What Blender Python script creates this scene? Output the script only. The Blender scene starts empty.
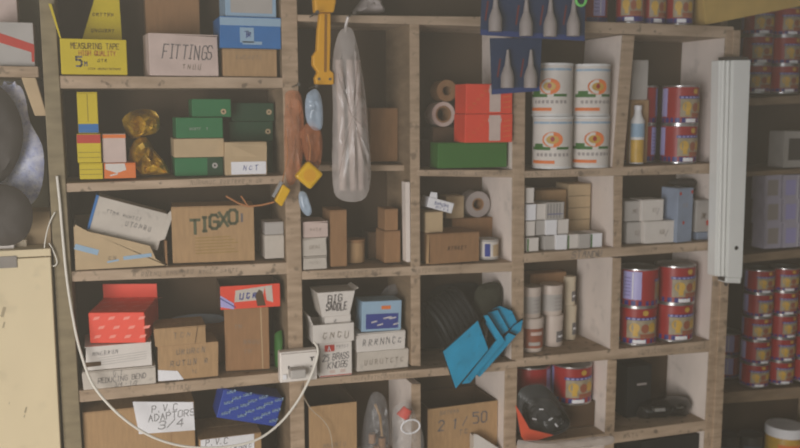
import bpy, math, random
from mathutils import Vector, Matrix, Euler, noise
random.seed(7)
sc = bpy.context.scene
COL = sc.collection
R = math.radians

# ------------------------------------------------------------------ camera
F = 880.0
YAW, PITCH = R(18.7), R(7.5)
CAMZ = 1.55
D = 1.97            # front plane of the shelving
DEP = 0.185         # its depth
cam = bpy.data.cameras.new('camera')
camo = bpy.data.objects.new('camera', cam)
COL.objects.link(camo)
cam.sensor_width = 36.0
cam.lens = F / 800 * 36
cam.clip_start = 0.05
camo.location = (0, 0, CAMZ)
camo.rotation_euler = (R(90) - PITCH, 0, -YAW)
sc.camera = camo
CR = Euler(camo.rotation_euler).to_matrix()
CO = Vector(camo.location)

def P(px, py, Y):
    d = CR @ Vector(((px - 400) / F, -(py - 224) / F, -1.0))
    return CO + d * ((Y - CO.y) / d.y)

# ------------------------------------------------------------------ materials
def lin(c):
    c = c / 255.0
    return c / 12.92 if c <= 0.04045 else ((c + 0.055) / 1.055) ** 2.4

MATS = {}
def mat(name, rgb, rough=0.7, var=0.12, scale=18.0, metal=0.0, spec=0.3, bump=0.0, alpha=1.0, stretch=None, spots=0.0, coat=0.0, hue=None):
    if name in MATS:
        return MATS[name]
    m = bpy.data.materials.new(name)
    m.use_nodes = True
    nt = m.node_tree
    b = nt.nodes['Principled BSDF']
    col = tuple(lin(v) for v in rgb)
    b.inputs['Roughness'].default_value = rough
    b.inputs['Metallic'].default_value = metal
    b.inputs['Specular IOR Level'].default_value = spec
    b.inputs['Coat Weight'].default_value = coat
    b.inputs['Alpha'].default_value = alpha
    tc = nt.nodes.new('ShaderNodeTexCoord')
    mp = nt.nodes.new('ShaderNodeMapping')
    if stretch:
        mp.inputs['Scale'].default_value = stretch
    nt.links.new(tc.outputs['Object'], mp.inputs['Vector'])
    nz = nt.nodes.new('ShaderNodeTexNoise')
    nz.inputs['Scale'].default_value = scale
    nz.inputs['Detail'].default_value = 5.0
    nt.links.new(mp.outputs['Vector'], nz.inputs['Vector'])
    rp = nt.nodes.new('ShaderNodeValToRGB')
    rp.color_ramp.elements[0].position = 0.3
    rp.color_ramp.elements[1].position = 0.72
    h = hue or (1, 1, 1)
    rp.color_ramp.elements[0].color = (*[max(0, c * (1 - var) * k) for c, k in zip(col, h)], 1)
    rp.color_ramp.elements[1].color = (*[min(1, c * (1 + var)) for c in col], 1)
    nt.links.new(nz.outputs['Fac'], rp.inputs['Fac'])
    out = rp.outputs['Color']
    if spots > 0:
        n2 = nt.nodes.new('ShaderNodeTexNoise')
        n2.inputs['Scale'].default_value = scale * 3.1
        n2.inputs['Detail'].default_value = 3.0
        nt.links.new(tc.outputs['Object'], n2.inputs['Vector'])
        r2 = nt.nodes.new('ShaderNodeValToRGB')
        r2.color_ramp.elements[0].position = 0.60
        r2.color_ramp.elements[1].position = 0.68
        r2.color_ramp.elements[0].color = (0, 0, 0, 1)
        r2.color_ramp.elements[1].color = (spots, spots, spots, 1)
        nt.links.new(n2.outputs['Fac'], r2.inputs['Fac'])
        mx = nt.nodes.new('ShaderNodeMixRGB')
        nt.links.new(r2.outputs['Color'], mx.inputs['Fac'])
        nt.links.new(out, mx.inputs['Color1'])
        mx.inputs['Color2'].default_value = (*[c * 0.3 for c in col], 1)
        out = mx.outputs['Color']
    nt.links.new(out, b.inputs['Base Color'])
    if bump > 0:
        bp = nt.nodes.new('ShaderNodeBump')
        bp.inputs['Strength'].default_value = bump
        bp.inputs['Distance'].default_value = 0.004
        nt.links.new(nz.outputs['Fac'], bp.inputs['Height'])
        nt.links.new(bp.outputs['Normal'], b.inputs['Normal'])
    MATS[name] = m
    return m

WOOD = mat('weathered_wood', (172, 149, 126), .85, .25, 14, stretch=(1, 1, 5), bump=.3, spots=.6, hue=(1, .95, .88))
WOODH = mat('weathered_plank', (178, 156, 134), .85, .25, 16, stretch=(.5, 1, 2.5), bump=.3, spots=.8, hue=(1, .95, .88))
PAINT = mat('whitewashed_board', (230, 216, 206), .8, .12, 9, stretch=(1, 1, .5), bump=.15, spots=.2)
BACKM = mat('brown_back_board', (78, 62, 46), .85, .2, 10, stretch=(1, 1, .3))
WALLM = mat('dull_wall_plaster', (120, 112, 92), .9, .15, 5)
FLOORM = mat('cement_floor', (120, 112, 100), .9, .15, 6)
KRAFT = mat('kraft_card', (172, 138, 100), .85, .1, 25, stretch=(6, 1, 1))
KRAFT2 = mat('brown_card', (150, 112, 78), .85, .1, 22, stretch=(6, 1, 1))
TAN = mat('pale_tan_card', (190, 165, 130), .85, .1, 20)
KDARK = mat('dark_and_shaded_card', (86, 66, 48), .85, .12, 20)  # dark card; open cartons use it inside, with their shade in the colour
CREAM = mat('cream_card', (205, 190, 165), .85, .08, 14)
WHITEC = mat('white_card', (216, 208, 200), .75, .07, 20)
WHITED = mat('dusty_white_card', (198, 188, 176), .8, .1, 16, spots=.2)
GREYW = mat('grey_white_card', (178, 172, 166), .8, .1, 18)
PAPER = mat('white_paper', (232, 230, 232), .7, .04, 30)
INK = mat('dark_ink', (112, 106, 106), .8, .1)
INKF = mat('faded_ink', (138, 122, 106), .8, .1)
INKB = mat('blue_ink', (52, 66, 140), .8, .1)
INKG = mat('green_print', (88, 92, 68), .8, .1)
INKR = mat('red_print', (190, 62, 52), .7, .1)
INKO = mat('ochre_print', (146, 122, 44), .8, .1)
YEL = mat('yellow_card', (206, 182, 30), .6, .07, 16)
YEL2 = mat('yellow_plastic', (222, 160, 28), .45, .08, 12)
YELT = mat('yellow_tape_case', (225, 175, 20), .35, .08, 12)
BLUE = mat('blue_card', (44, 112, 176), .6, .08, 16)
LBLUE = mat('pale_blue_card', (150, 178, 200), .6, .08, 16)
NAVY = mat('navy_card', (18, 50, 88), .5, .12, 16)
RBLUE = mat('royal_blue_card', (34, 66, 156), .5, .06, 16)
CYAN = mat('turquoise_card', (24, 150, 190), .55, .16, 22, spots=.35)
RED = mat('red_card', (232, 72, 50), .5, .08, 16)
REDT = mat('red_tin_label', (156, 34, 36), .35, .1, 20)
DRED = mat('dark_red_tin', (120, 34, 32), .4, .1, 20)
ORANGE = mat('orange_card', (226, 120, 56), .6, .1, 16)
ORTRANS = mat('orange_cellophane', (206, 128, 84), .35, .2, 20, alpha=.34)
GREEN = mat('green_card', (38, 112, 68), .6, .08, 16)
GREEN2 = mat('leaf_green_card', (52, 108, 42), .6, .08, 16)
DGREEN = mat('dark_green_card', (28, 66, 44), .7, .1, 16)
LGREEN = mat('light_green_plastic', (120, 214, 110), .4, .05)
BLACK = mat('black_rubber', (24, 25, 26), .55, .2, 20)
BLACKP = mat('black_plastic_film', (26, 25, 24), .18, .2, 20, spec=.6, bump=.4)
DKGREY = mat('dark_grey_plastic', (74, 68, 64), .7, .15, 10)
OLIVEB = mat('dark_olive_cloth', (52, 52, 40), .85, .2, 14)
GREYP = mat('grey_plastic', (160, 150, 146), .5, .1, 14)
LAV = mat('lavender_label', (172, 166, 214), .35, .06, 20)
TIN = mat('tin_metal', (190, 188, 186), .28, .05, 30, metal=.9)
TINW = mat('white_tin', (226, 224, 222), .35, .04, 20)
PICT = mat('picture_print', (158, 144, 120), .4, .25, 45)
YBLOB = mat('yellow_print', (200, 160, 66), .4, .15, 40)
BROWNP = mat('brown_print', (150, 86, 62), .5, .1, 20)
GOLD = mat('gold_foil_packet', (205, 165, 50), .28, .6, 22, spec=.7, bump=.4, hue=(.8, .6, .35), metal=.35)
CLEAR = mat('clear_polythene', (214, 204, 198), .2, .15, 30, alpha=.42, spec=.7, bump=.5)
FILM = mat('shiny_film', (190, 190, 190), .12, .1, 30, alpha=.09, spec=1.0, bump=.8)
TUBW = mat('dull_white_plastic', (206, 190, 178), .4, .06, 20)
CLEARD = mat('thin_clear_polythene', (206, 204, 204), .15, .1, 30, alpha=.16, spec=.9, bump=.6)
BLUTR = mat('bluish_polythene', (190, 208, 226), .2, .15, 30, alpha=.55, spec=.7)
PRINTB = mat('blue_printed_bag', (222, 222, 228), .55, .12, 70, hue=(.6, .66, .95), spots=.5)
ENAM = mat('white_enamel', (236, 236, 232), .35, .03, 10)
SOCK = mat('socket_plastic', (226, 218, 210), .35, .03, 10)
CABLE = mat('white_cable', (226, 220, 208), .5, .03, 30)
STRING = mat('orange_string', (176, 118, 76), .8, .1, 30)
TWINE = mat('thin_twine', (190, 176, 156), .8, .1, 30)
CUPB = mat('cream_plywood', (218, 200, 164), .7, .07, 6, spots=.12, stretch=(1, 1, .6))
NAIL = mat('dull_nail', (110, 104, 98), .5, .1, 30, metal=.7)
DKHOLE = mat('dark_hole', (30, 28, 28), .8, .05)
PINKW = mat('pinkish_card', (206, 184, 174), .8, .12, 20)

# ------------------------------------------------------------------ mesh builder
GL = {
 'A': '00 26 40;13 33', 'B': '00 06 36 45 43 33 03;33 42 41 30 00', 'C': '45 36 16 05 01 10 30 41', 'D': '00 06 26 44 42 20 00',
 'E': '46 06 00 40;03 33', 'F': '46 06 00;03 33', 'G': '45 36 16 05 01 10 30 41 43 23', 'H': '00 06;40 46;03 43', 'I': '20 26;16 36;10 30',
 'J': '36 31 20 10 01', 'K': '00 06;46 03 40', 'L': '06 00 40', 'M': '00 06 23 46 40', 'N': '00 06 40 46', 'O': '10 01 05 16 36 45 41 30 10',
 'P': '00 06 36 45 44 33 03', 'Q': '10 01 05 16 36 45 41 30 10;22 40', 'R': '00 06 36 45 44 33 03;23 40', 'S': '45 36 16 05 04 13 33 42 41 30 10 01',
 'T': '06 46;26 20', 'U': '06 01 10 30 41 46', 'V': '06 20 46', 'W': '06 10 23 30 46', 'X': '00 46;06 40', 'Y': '06 23 46;23 20', 'Z': '06 46 00 40',
 '0': '10 01 05 16 36 45 41 30 10', '1': '15 26 20', '2': '05 16 36 45 44 00 40', '3': '05 16 36 45 44 33 42 41 30 10 01;13 33',
 '4': '30 36 02 42', '5': '46 06 04 34 43 41 30 00', '6': '45 36 16 05 01 10 30 41 42 33 03', '7': '06 46 20', '8': '13 04 05 16 36 45 44 33 13 02 01 10 30 41 42 33',
 '9': '01 10 30 41 45 36 16 05 04 13 43', '/': '00 46', '-': '13 33', '.': '10 11', '%': '00 46;05 06;40 41', '!': '26 22;20 21', '"': '15 16;35 36',
}

class MB:
    def __init__(s):
        s.V, s.Fc, s.M, s.S, s.mats = [], [], [], [], []
        s.xf = None
    def mi(s, m):
        if m not in s.mats:
            s.mats.append(m)
        return s.mats.index(m)
    def v(s, p):
        p = Vector(p)
        if s.xf is not None:
            p = s.xf @ p
        s.V.append(p)
        return len(s.V) - 1
    def f(s, idx, m, smooth=False):
        s.Fc.append(tuple(idx)); s.M.append(s.mi(m)); s.S.append(smooth)
    def poly(s, pts, m, smooth=False):
        s.f([s.v(p) for p in pts], m, smooth)
    def hexa(s, p, m):
        # p: 0-3 front (bl br tr tl), 4-7 back
        i = [s.v(q) for q in p]
        for q in ((0, 1, 2, 3), (5, 4, 7, 6), (4, 0, 3, 7), (1, 5, 6, 2), (3, 2, 6, 7), (4, 5, 1, 0)):
            s.f([i[k] for k in q], m)
    def box(s, x0, x1, y0, y1, z0, z1, m):
        s.hexa([(x0, y0, z0), (x1, y0, z0), (x1, y0, z1), (x0, y0, z1), (x0, y1, z0), (x1, y1, z0), (x1, y1, z1), (x0, y1, z1)], m)
    def prism(s, pl, y0, y1, m):
        # pl: list of (x,z), ordered anticlockwise as seen from the front (-y)
        a = [s.v((x, y0, z)) for x, z in pl]
        b = [s.v((x, y1, z)) for x, z in pl]
        s.f(a, m); s.f(b[::-1], m)
        n = len(pl)
        for k in range(n):
            j = (k + 1) % n
            s.f((b[k], b[j], a[j], a[k]), m)
    def lathe(s, prof, c=(0, 0, 0), n=28, m=None, axis='z', a0=0.0, a1=2 * math.pi):
        full = abs(a1 - a0 - 2 * math.pi) < 1e-6
        rows = []
        cnt = n if full else n + 1
        for r, z in prof:
            row = []
            for k in range(cnt):
                a = a0 + (a1 - a0) * k / n
                x, y = r * math.cos(a), r * math.sin(a)
                q = (c[0] + x, c[1] + y, c[2] + z) if axis == 'z' else (c[0] + x, c[1] + z, c[2] + y) if axis == 'y' else (c[0] + z, c[1] + x, c[2] + y)
                row.append(s.v(q))
            rows.append(row)
        for i in range(len(rows) - 1):
            for k in range(n):
                j = (k + 1) % cnt
                q = (rows[i][k], rows[i][j], rows[i + 1][j], rows[i + 1][k])
                s.f(q if axis != 'y' else q[::-1], m, True)
    def cyl(s, r, z0, z1, c=(0, 0, 0), n=24, m=None, axis='z'):
        s.lathe([(1e-4, z0), (r, z0), (r, z1), (1e-4, z1)], c, n, m, axis)
    def patch(s, r, a0, a1, z0, z1, m, n=8):
        # patch on an upright cylinder: angles in degrees, 0 = towards -y, positive to the +x side
        lo, hi = [], []
        for k in range(n + 1):
            a = R(a0 + (a1 - a0) * k / n)
            x, y = r * math.sin(a), -r * math.cos(a)
            lo.append(s.v((x, y, z0))); hi.append(s.v((x, y, z1)))
        for k in range(n):
            s.f((lo[k], lo[k + 1], hi[k + 1], hi[k]), m, True)
    def disc(s, r, ac, zc, ra, rz, m, n=14):
        # oval print on a cylinder
        pts = []
        for k in range(n):
            t = 2 * math.pi * k / n
            a = R(ac + ra * math.cos(t))
            pts.append(((r * math.sin(a)), -r * math.cos(a), zc + rz * math.sin(t)))
        s.poly(pts, m)
    def tube(s, path, r, n=8, m=None, cap=True):
        path = [Vector(p) for p in path]
        rows = []
        up = None
        for i, p in enumerate(path):
            t = (path[min(i + 1, len(path) - 1)] - path[max(i - 1, 0)]).normalized()
            if up is None:
                up = Vector((0, 0, 1)) if abs(t.z) < .9 else Vector((1, 0, 0))
            u = (up - t * up.dot(t)).normalized()
            w = t.cross(u)
            up = u
            rr = r[i] if isinstance(r, (list, tuple)) else r
            rows.append([s.v(p + (u * math.cos(2 * math.pi * k / n) + w * math.sin(2 * math.pi * k / n)) * rr) for k in range(n)])
        for i in range(len(rows) - 1):
            for k in range(n):
                j = (k + 1) % n
                s.f((rows[i][k], rows[i][j], rows[i + 1][j], rows[i + 1][k]), m, True)
        if cap:
            s.f(rows[0][::-1], m); s.f(rows[-1], m)
    def line(s, x0, z0, x1, z1, y, w, m):
        d = Vector((x1 - x0, z1 - z0))
        if d.length < 1e-7:
            return
        d.normalize()
        nx, nz = -d.y * w / 2, d.x * w / 2
        ex, ez = d.x * w * .4, d.y * w * .4
        s.poly([(x0 - ex - nx, y, z0 - ez - nz), (x1 + ex - nx, y, z1 + ez - nz), (x1 + ex + nx, y, z1 + ez + nz), (x0 - ex + nx, y, z0 - ez + nz)][::1], m)
    def rect(s, x0, x1, z0, z1, y, m):
        s.poly([(x0, y, z0), (x1, y, z0), (x1, y, z1), (x0, y, z1)], m)
    def write(s, t, cx, cz, h, y, m, w=.13, slant=0.0, rot=0.0, jit=0.06, width=None, asp=.8):
        t = t.upper()
        sx = sz = h / 6.0
        sx *= asp
        adv = 5.6
        L = max(1e-6, (len(t) * adv - 1.6) * sx)
        if width:
            sx *= width / L
            L = width
        rng = random.Random(hash(len(t)) + ord(t[0]))
        for i, ch in enumerate(t):
            if ch not in GL:
                continue
            jx, jz, ja = rng.uniform(-1, 1) * jit * h, rng.uniform(-1, 1) * jit * h, rng.uniform(-1, 1) * jit
            for st in GL[ch].split(';'):
                pts = []
                for q in st.split():
                    a, b = (int(q[0]) + i * adv) * sx - L / 2 + jx, (int(q[1]) - 3) * sz + jz
                    a += b * (slant + ja)
                    pts.append((cx + a * math.cos(rot) - b * math.sin(rot), cz + a * math.sin(rot) + b * math.cos(rot)))
                for p, q in zip(pts, pts[1:]):
                    s.line(p[0], p[1], q[0], q[1], y, w * h, m)
    def scrib(s, cx, cz, width, h, y, m, w=.1, seed=0, rot=0.0):
        # illegible cursive pen line
        rng = random.Random(seed + int(width * 1e4))
        adv = h * .82
        n = max(2, int(width / adv))
        ca, sa = math.cos(rot), math.sin(rot)
        for i in range(n):
            if i and n > 6 and rng.random() < .12:
                continue
            x0 = -width / 2 + (i + .5) * width / n
            hh = h * rng.uniform(.75, 1.1)
            k = rng.randint(0, 4)
            g = ([(-.5, -.5), (-.4, .5), (.4, -.4), (.45, .45)], [(.4, .4), (-.3, .45), (-.45, -.3), (.1, -.5), (.45, -.2)], [(-.45, -.5), (-.4, .45), (.3, .4), (.35, .05), (-.35, 0), (.45, -.5)],
                 [(-.5, .42), (.45, .45), (0, .42), (.02, -.5)], [(-.4, .4), (-.42, -.4), (.1, -.5), (.42, -.35), (.4, .5)])[k]
            pts = []
            for u, v in g:
                a = x0 + (u * .62 + rng.uniform(-.08, .08) + v * .12) * adv
                b = (v + rng.uniform(-.1, .1)) * hh
                pts.append((cx + a * ca - b * sa, cz + a * sa + b * ca))
            for p, q in zip(pts, pts[1:]):
                s.line(p[0], p[1], q[0], q[1], y, w * h, m)
    def pillow(s, pl, y, thick, m, rings=5, nz=.004, seed=0, sub=3, flat=.0):
        # a bulging closed bag from an outline in (x,z); thick = half depth
        pts = []
        n0 = len(pl)
        for k in range(n0):
            a, b, c, d = (Vector(pl[(k + o) % n0]) for o in (-1, 0, 1, 2))
            for q in range(sub):
                t = q / sub
                pts.append(0.5 * ((2 * b) + (c - a) * t + (2 * a - 5 * b + 4 * c - d) * t * t + (3 * b - a - 3 * c + d) * t ** 3))
        n = len(pts)
        c = sum(pts, Vector((0, 0))) / n
        def mk(sign):
            rows = []
            for i in range(1, rings + 1):
                k = i / rings
                prof = (1 - k ** 2.4) ** .5 if k < 1 else 0
                row = []
                for p in pts:
                    q = c + (p - c) * k
                    dn = noise.noise(Vector((q.x * 38 + seed, q.y * 38, seed * 3.1 + sign))) * nz
                    dn2 = noise.noise(Vector((q.x * 90 + seed, q.y * 90, seed + 9))) * nz * .7
                    row.append(s.v((q.x, y + sign * (thick * prof) + (dn + dn2) * (1 if k < 1 else 0), q.y)))
                rows.append(row)
            ce = s.v((c.x, y + sign * thick, c.y))
            return ce, rows
        ca, fa = mk(-1)
        cb, fb = mk(1)
        fb[-1] = fa[-1]
        for ce, rows, fl in ((ca, fa, 0), (cb, fb, 1)):
            for k in range(n):
                j = (k + 1) % n
                t = (ce, rows[0][k], rows[0][j])
                s.f(t[::-1] if fl else t, m, True)
                for i in range(rings - 1):
                    t = (rows[i][k], rows[i + 1][k], rows[i + 1][j], rows[i][j])
                    s.f(t[::-1] if fl else t, m, True)
    def build(s, name, parent=None, bevel=0.0, label=None, angle=40, shift=None):
        me = bpy.data.meshes.new(name)
        V = s.V if shift is None else [v - Vector(shift) for v in s.V]
        me.from_pydata([tuple(v) for v in V], [], s.Fc)
        for m in s.mats:
            me.materials.append(m)
        me.polygons.foreach_set('material_index', s.M)
        me.polygons.foreach_set('use_smooth', s.S)
        me.update()
        if any(s.S):
            me.set_sharp_from_angle(angle=R(angle))
        o = bpy.data.objects.new(name, me)
        COL.objects.link(o)
        if parent is not None:
            o.parent = parent
        if bevel:
            b = o.modifiers.new('bevel', 'BEVEL')
            b.width = bevel; b.segments = 2; b.limit_method = 'ANGLE'; b.angle_limit = R(50)
        if label:
            o['label'] = label
        return o

def tag(o, label, cat, group=None):
    o['label'] = label; o['category'] = cat
    if group:
        o['group'] = group
    return o
def thing(name, label, cat, loc, rot=(0, 0, 0), group=None):
    o = bpy.data.objects.new(name, None)
    o.empty_display_size = .03
    COL.objects.link(o)
    o.location = loc; o.rotation_euler = rot
    return tag(o, label, cat, group)
def struct(name, mb):
    o = mb.build(name)
    o['kind'] = 'structure'
    return o
def dup(root, loc, rot=None, label=None, group=None, scale=None):
    r = root.copy(); COL.objects.link(r)
    r.location = loc
    if rot is not None:
        r.rotation_euler = rot
    if scale is not None:
        r.scale = scale
    if label:
        r['label'] = label
    if group:
        r['group'] = group
    for ch in list(root.children):
        c = ch.copy(); COL.objects.link(c); c.parent = r
        for g in list(ch.children):
            d = g.copy(); COL.objects.link(d); d.parent = c
    return r

DIVS = []
def bounds(xc, z0, z1):
    """free x-range between the uprights around xc over the heights z0..z1"""
    lo, hi = -9.0, 9.0
    for tl, tr, bl, br in DIVS:
        za, zb2 = min(bl.z, br.z), max(tl.z, tr.z)
        if z1 < za or z0 > zb2:
            continue
        L = [bl.x + (tl.x - bl.x) * (z - bl.z) / (tl.z - bl.z) for z in (max(z0, za), min(z1, zb2))]
        Rr = [br.x + (tr.x - br.x) * (z - br.z) / (tr.z - br.z) for z in (max(z0, za), min(z1, zb2))]
        if xc < (min(L) + max(Rr)) / 2:
            hi = min(hi, min(L) - .0012)
        else:
            lo = max(lo, max(Rr) + .0012)
    return lo, hi
class Bx:
    pass
def fit(px, Y, base=None, pad=(0, 0), clamp=True):
    x0, yt, x1, yb = px
    ym, xm = (yt + yb) / 2, (x0 + x1) / 2
    b = Bx()
    b.X0, b.X1 = P(x0, ym, Y).x, P(x1, ym, Y).x
    b.z1 = P(xm, yt, Y).z
    b.z0 = P(xm, yb, Y).z if base is None else base
    if clamp and D - .015 < Y < D + DEP and b.X0 > -.12:
        lo, hi = bounds((b.X0 + b.X1) / 2, b.z0, b.z1)
        b.X0, b.X1 = max(b.X0, lo + pad[0]), min(b.X1, hi - pad[1])
    b.w, b.h, b.Y = b.X1 - b.X0, b.z1 - b.z0, Y
    b.xc = (b.X0 + b.X1) / 2
    return b

SHELF = {}
def on(name, px, Y=None):
    """top of a shelf board under the pixel span"""
    XL, zL, XR, zR = SHELF[name]
    xs = [P(px[0], px[3], Y or D).x, P(px[2], px[3], Y or D).x]
    return max(zL + (zR - zL) * (x - XL) / (XR - XL) for x in xs) + .0012

def bxs(name, label, cat, px, Y, depth, m, base=None, rz=0.0, rx=0.0, ry=0.0, flaps=True, tape=None, bevel=.0015, group=None, marks=None, lid=None, top=None, side=None, warp=0.0):
    """a closed box seen from the front: body + top flaps (+ tape, + marks drawn by marks(mb, w, h, d))"""
    b = fit(px, Y, base, (max(0, depth * math.sin(rz)) + warp, max(0, -depth * math.sin(rz)) + warp))
    w, h = b.w, b.h
    root = thing(name, label, cat, (b.xc, Y, b.z0), (rx, ry, rz), group)
    tt = .0022 if flaps else 0
    mb = MB()
    x0, x1 = -w / 2, w / 2
    j = lambda: random.uniform(-warp, warp)
    mb.hexa([(x0, 0, 0), (x1, 0, 0), (x1 + j(), 0, h - tt + j()), (x0 + j(), 0, h - tt + j()), (x0, depth, 0), (x1, depth, 0), (x1, depth, h - tt), (x0, depth, h - tt)], m)
    if marks:
        marks(mb, w, h, depth)
    body = mb.build('body', root, bevel)
    if flaps:
        g = .0008
        for k, (a, c) in enumerate(((0.0, depth / 2 - g), (depth / 2 + g, depth))):
            q = MB(); q.box(x0, x1, a, c, h - tt, h, top or m)
            q.build('flap', root, .0006)
    if tape:
        q = MB()
        q.box(-.012, .012, -.0007, depth, h, h + .0006, tape)
        q.box(-.012, .012, -.0007, 0, h - min(.03, h * .4), h, tape)
        q.build('tape', root)
    b.root, b.d = root, depth
    return b

def open_carton(name, label, cat, px, Y, depth, m, base, inner=None, rz=0.0, flap=(0, 0, 0, 0), marks=None, group=None, t=.004):
    """open-topped carton; flap = lengths of front, left, right, back flaps (0 none)"""
    b = fit(px, Y, base, (max(0, depth * math.sin(rz)) + flap[1] * .4, max(0, -depth * math.sin(rz)) + flap[2] * .4))
    w, h = b.w, b.h
    root = thing(name, label, cat, (b.xc, Y, b.z0), (0, 0, rz), group)
    x0, x1 = -w / 2, w / 2
    i = inner or m
    q = MB(); q.box(x0, x1, 0, t, 0, h, m)
    if marks:
        marks(q, w, h, depth)
    q.build('front_panel', root, .001)
    q = MB(); q.box(x0, x0 + t, t, depth - t, 0, h, i); q.build('side_panel', root)
    q = MB(); q.box(x1 - t, x1, t, depth - t, 0, h, i); q.build('side_panel', root)
    q = MB(); q.box(x0, x1, depth - t, depth, 0, h, i); q.build('back_panel', root)
    q = MB(); q.box(x0 + t, x1 - t, t, depth - t, 0, t, i); q.build('bottom_panel', root)
    fl = flap
    tf = .002
    if fl[0]:
        q = MB(); q.hexa([(x0, -fl[0] * .8, h - fl[0] * .5), (x1, -fl[0] * .8, h - fl[0] * .5), (x1, 0, h), (x0, 0, h), (x0, -fl[0] * .8 + tf, h - fl[0] * .5 - tf), (x1, -fl[0] * .8 + tf, h - fl[0] * .5 - tf), (x1, 0, h - tf), (x0, 0, h - tf)], m); q.build('flap', root)
    for sg, L in ((-1, fl[1]), (1, fl[2])):
        if L:
            xe = x0 if sg < 0 else x1
            q = MB()
            q.hexa([(xe - .001, t, h), (xe + .001, t, h), (xe + sg * L * .35 + .001, t, h + L), (xe + sg * L * .35 - .001, t, h + L),
                    (xe - .001, depth - t, h), (xe + .001, depth - t, h), (xe + sg * L * .35 + .001, depth - t, h + L), (xe + sg * L * .35 - .001, depth - t, h + L)], m)
            q.build('flap', root)
    if fl[3]:
        q = MB(); q.box(x0, x1, depth - t, depth - t + .002, h, h + fl[3], m); q.build('flap', root)
    b.root, b.d = root, depth
    return b

def outline(pxs, Y):
    """pixel outline -> (list of (x,z) about a base point, base point)"""
    pts = [P(x, y, Y) for x, y in pxs]
    return [(p.x, p.z) for p in pts]

def bag(name, label, cat, pxs, Y, thick, m, nz=.006, seed=0, parts=None, sub=3, group=None, facet=False, zmin=None):
    pl = outline(pxs, Y)
    cx = sum(p[0] for p in pl) / len(pl)
    if Y + thick > D - .005 and cx > -.05:
        lo, hi = bounds(cx, min(p[1] for p in pl), max(p[1] for p in pl))
        pl = [(min(max(x, lo + .003), hi - .003), z) for x, z in pl]
    if zmin is not None:
        pl = [(x, max(z, zmin + .002)) for x, z in pl]
    zb = min(p[1] for p in pl)
    loc = (cx, Y, zb)
    pl = [(x - cx, z - zb) for x, z in pl]
    mb = MB()
    mb.pillow(pl, 0, thick, m, nz=nz, seed=seed, sub=sub)
    if facet:
        mb.S = [False] * len(mb.S)
    if parts is None:
        o = mb.build(name)
        o.location = loc
        return tag(o, label, cat, group)
    root = thing(name, label, cat, loc, group=group)
    mb.build(parts, root)
    return root
WOODD = mat('brown_and_shaded_wood', (140, 118, 94), .85, .22, 12, stretch=(1, 1, 4), bump=.3)  # brown unpainted wood; also the shade-darkened planks of the right unit
WOODG = mat('grey_olive_wood', (138, 124, 98), .85, .22, 12, stretch=(1, 1, 4), bump=.3)
# ------------------------------------------------------------------ the room
Y2 = D + 0.30        # front plane of the next unit on the right
mb = MB(); mb.box(-1.6, 3.6, -2.5, 2.72, -.05, 0, FLOORM); struct('floor', mb)
mb = MB(); mb.box(-1.6, 3.6, -2.5, 2.72, 2.75, 2.8, WALLM); struct('ceiling', mb)
mb = MB(); mb.box(-1.6, 3.6, 2.66, 2.72, 0, 2.75, WALLM); struct('wall_back', mb)
mb = MB(); mb.box(-1.66, -1.6, .3, 2.72, 0, 2.75, WALLM); struct('wall_left', mb)
mb = MB(); mb.box(3.6, 3.66, -2.5, 2.72, 0, 2.75, WALLM); struct('wall_right', mb)

# ------------------------------------------------------------------ main pigeonhole unit
UX = P(59, 224, D).x
unit = thing('shelving_unit', 'weathered wooden pigeonhole shelving crammed with boxes and tins', 'shelving', (UX, D, 0))
USH = (UX, D, 0)

def board(name, px, Y=D, depth=DEP, m=WOODH, par=unit, sh=USH, ink=None, store=True, trim=0):
    (xl, tl, bl), (xr, tr, br) = px
    a, b, c, d = P(xl, bl, Y), P(xr, br, Y), P(xr, tr, Y), P(xl, tl, Y)
    mb = MB()
    q = [a, b, c, d]
    mb.hexa(q + [Vector((p.x, Y + depth, p.z)) for p in q], m)
    if ink:
        for (t, f, h, w) in ink:
            p = a.lerp(b, f).lerp(d.lerp(c, f), .5)
            if t in ('STANDU',):
                mb.write(t, p.x, p.z, h, Y - .0007, INK, w=.12, slant=.15, width=w, jit=.1)
            else:
                mb.scrib(p.x, p.z, w, h * .8, Y - .0007, INKF, seed=len(t))
    o = mb.build('shelf_board', par, .002, shift=sh)
    if store and name:
        SHELF[name] = (d.x, d.z, c.x, c.z)
    return o

board('L1', ((57, 75.5, 88.5), (284, 77.5, 88)))
board('L2', ((62, 183.5, 192.5), (286, 175.4, 183.5)), ink=[('SOCKETS', .72, .012, .16)])
board('L3', ((68, 271.8, 282), (290, 262.3, 274)), ink=[('CONNECTORS', .42, .013, .14), ('REDUCER', .66, .012, .09)])
board('L4', ((76, 391, 403), (293, 371.5, 381.5)), ink=[('BEND', .45, .012, .06)])
board('L5', ((80, 512, 525), (298, 486, 497)))
board('T1', ((294, 14.5, 21), (522, 17, 27.5)))
board('M1', ((417, 169.8, 176), (515, 170, 177.5)), ink=[('TS 62', .35, .012, .07), ('3/4 TEE', .75, .012, .09)])
board('M1L', ((300, 165, 171), (409, 165, 171)), Y=D + .05, depth=DEP - .05)
board('M2', ((298, 271.2, 280), (517, 262, 271.5)), ink=[('GATE VALVE', .22, .013, .16), ('UNION', .58, .013, .1)])
board('M3', ((302, 380, 387), (517, 361, 370)), ink=[('SADDLE', .3, .012, .1), ('CLIPS', .43, .012, .07)])
board('M4', ((304, 480, 490), (510, 462, 473)))
board('T2', ((519, 18.8, 30), (734, 26.5, 38)))
board('R1', ((518, 171.5, 178), (718, 163, 173.5)), ink=[('PAINT', .08, .013, .06), ('1 LTR', .2, .012, .06), ('EMULSION', .32, .012, .1), ('GLOSS', .6, .012, .06), ('VARNISH', .78, .012, .1)])
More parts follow.
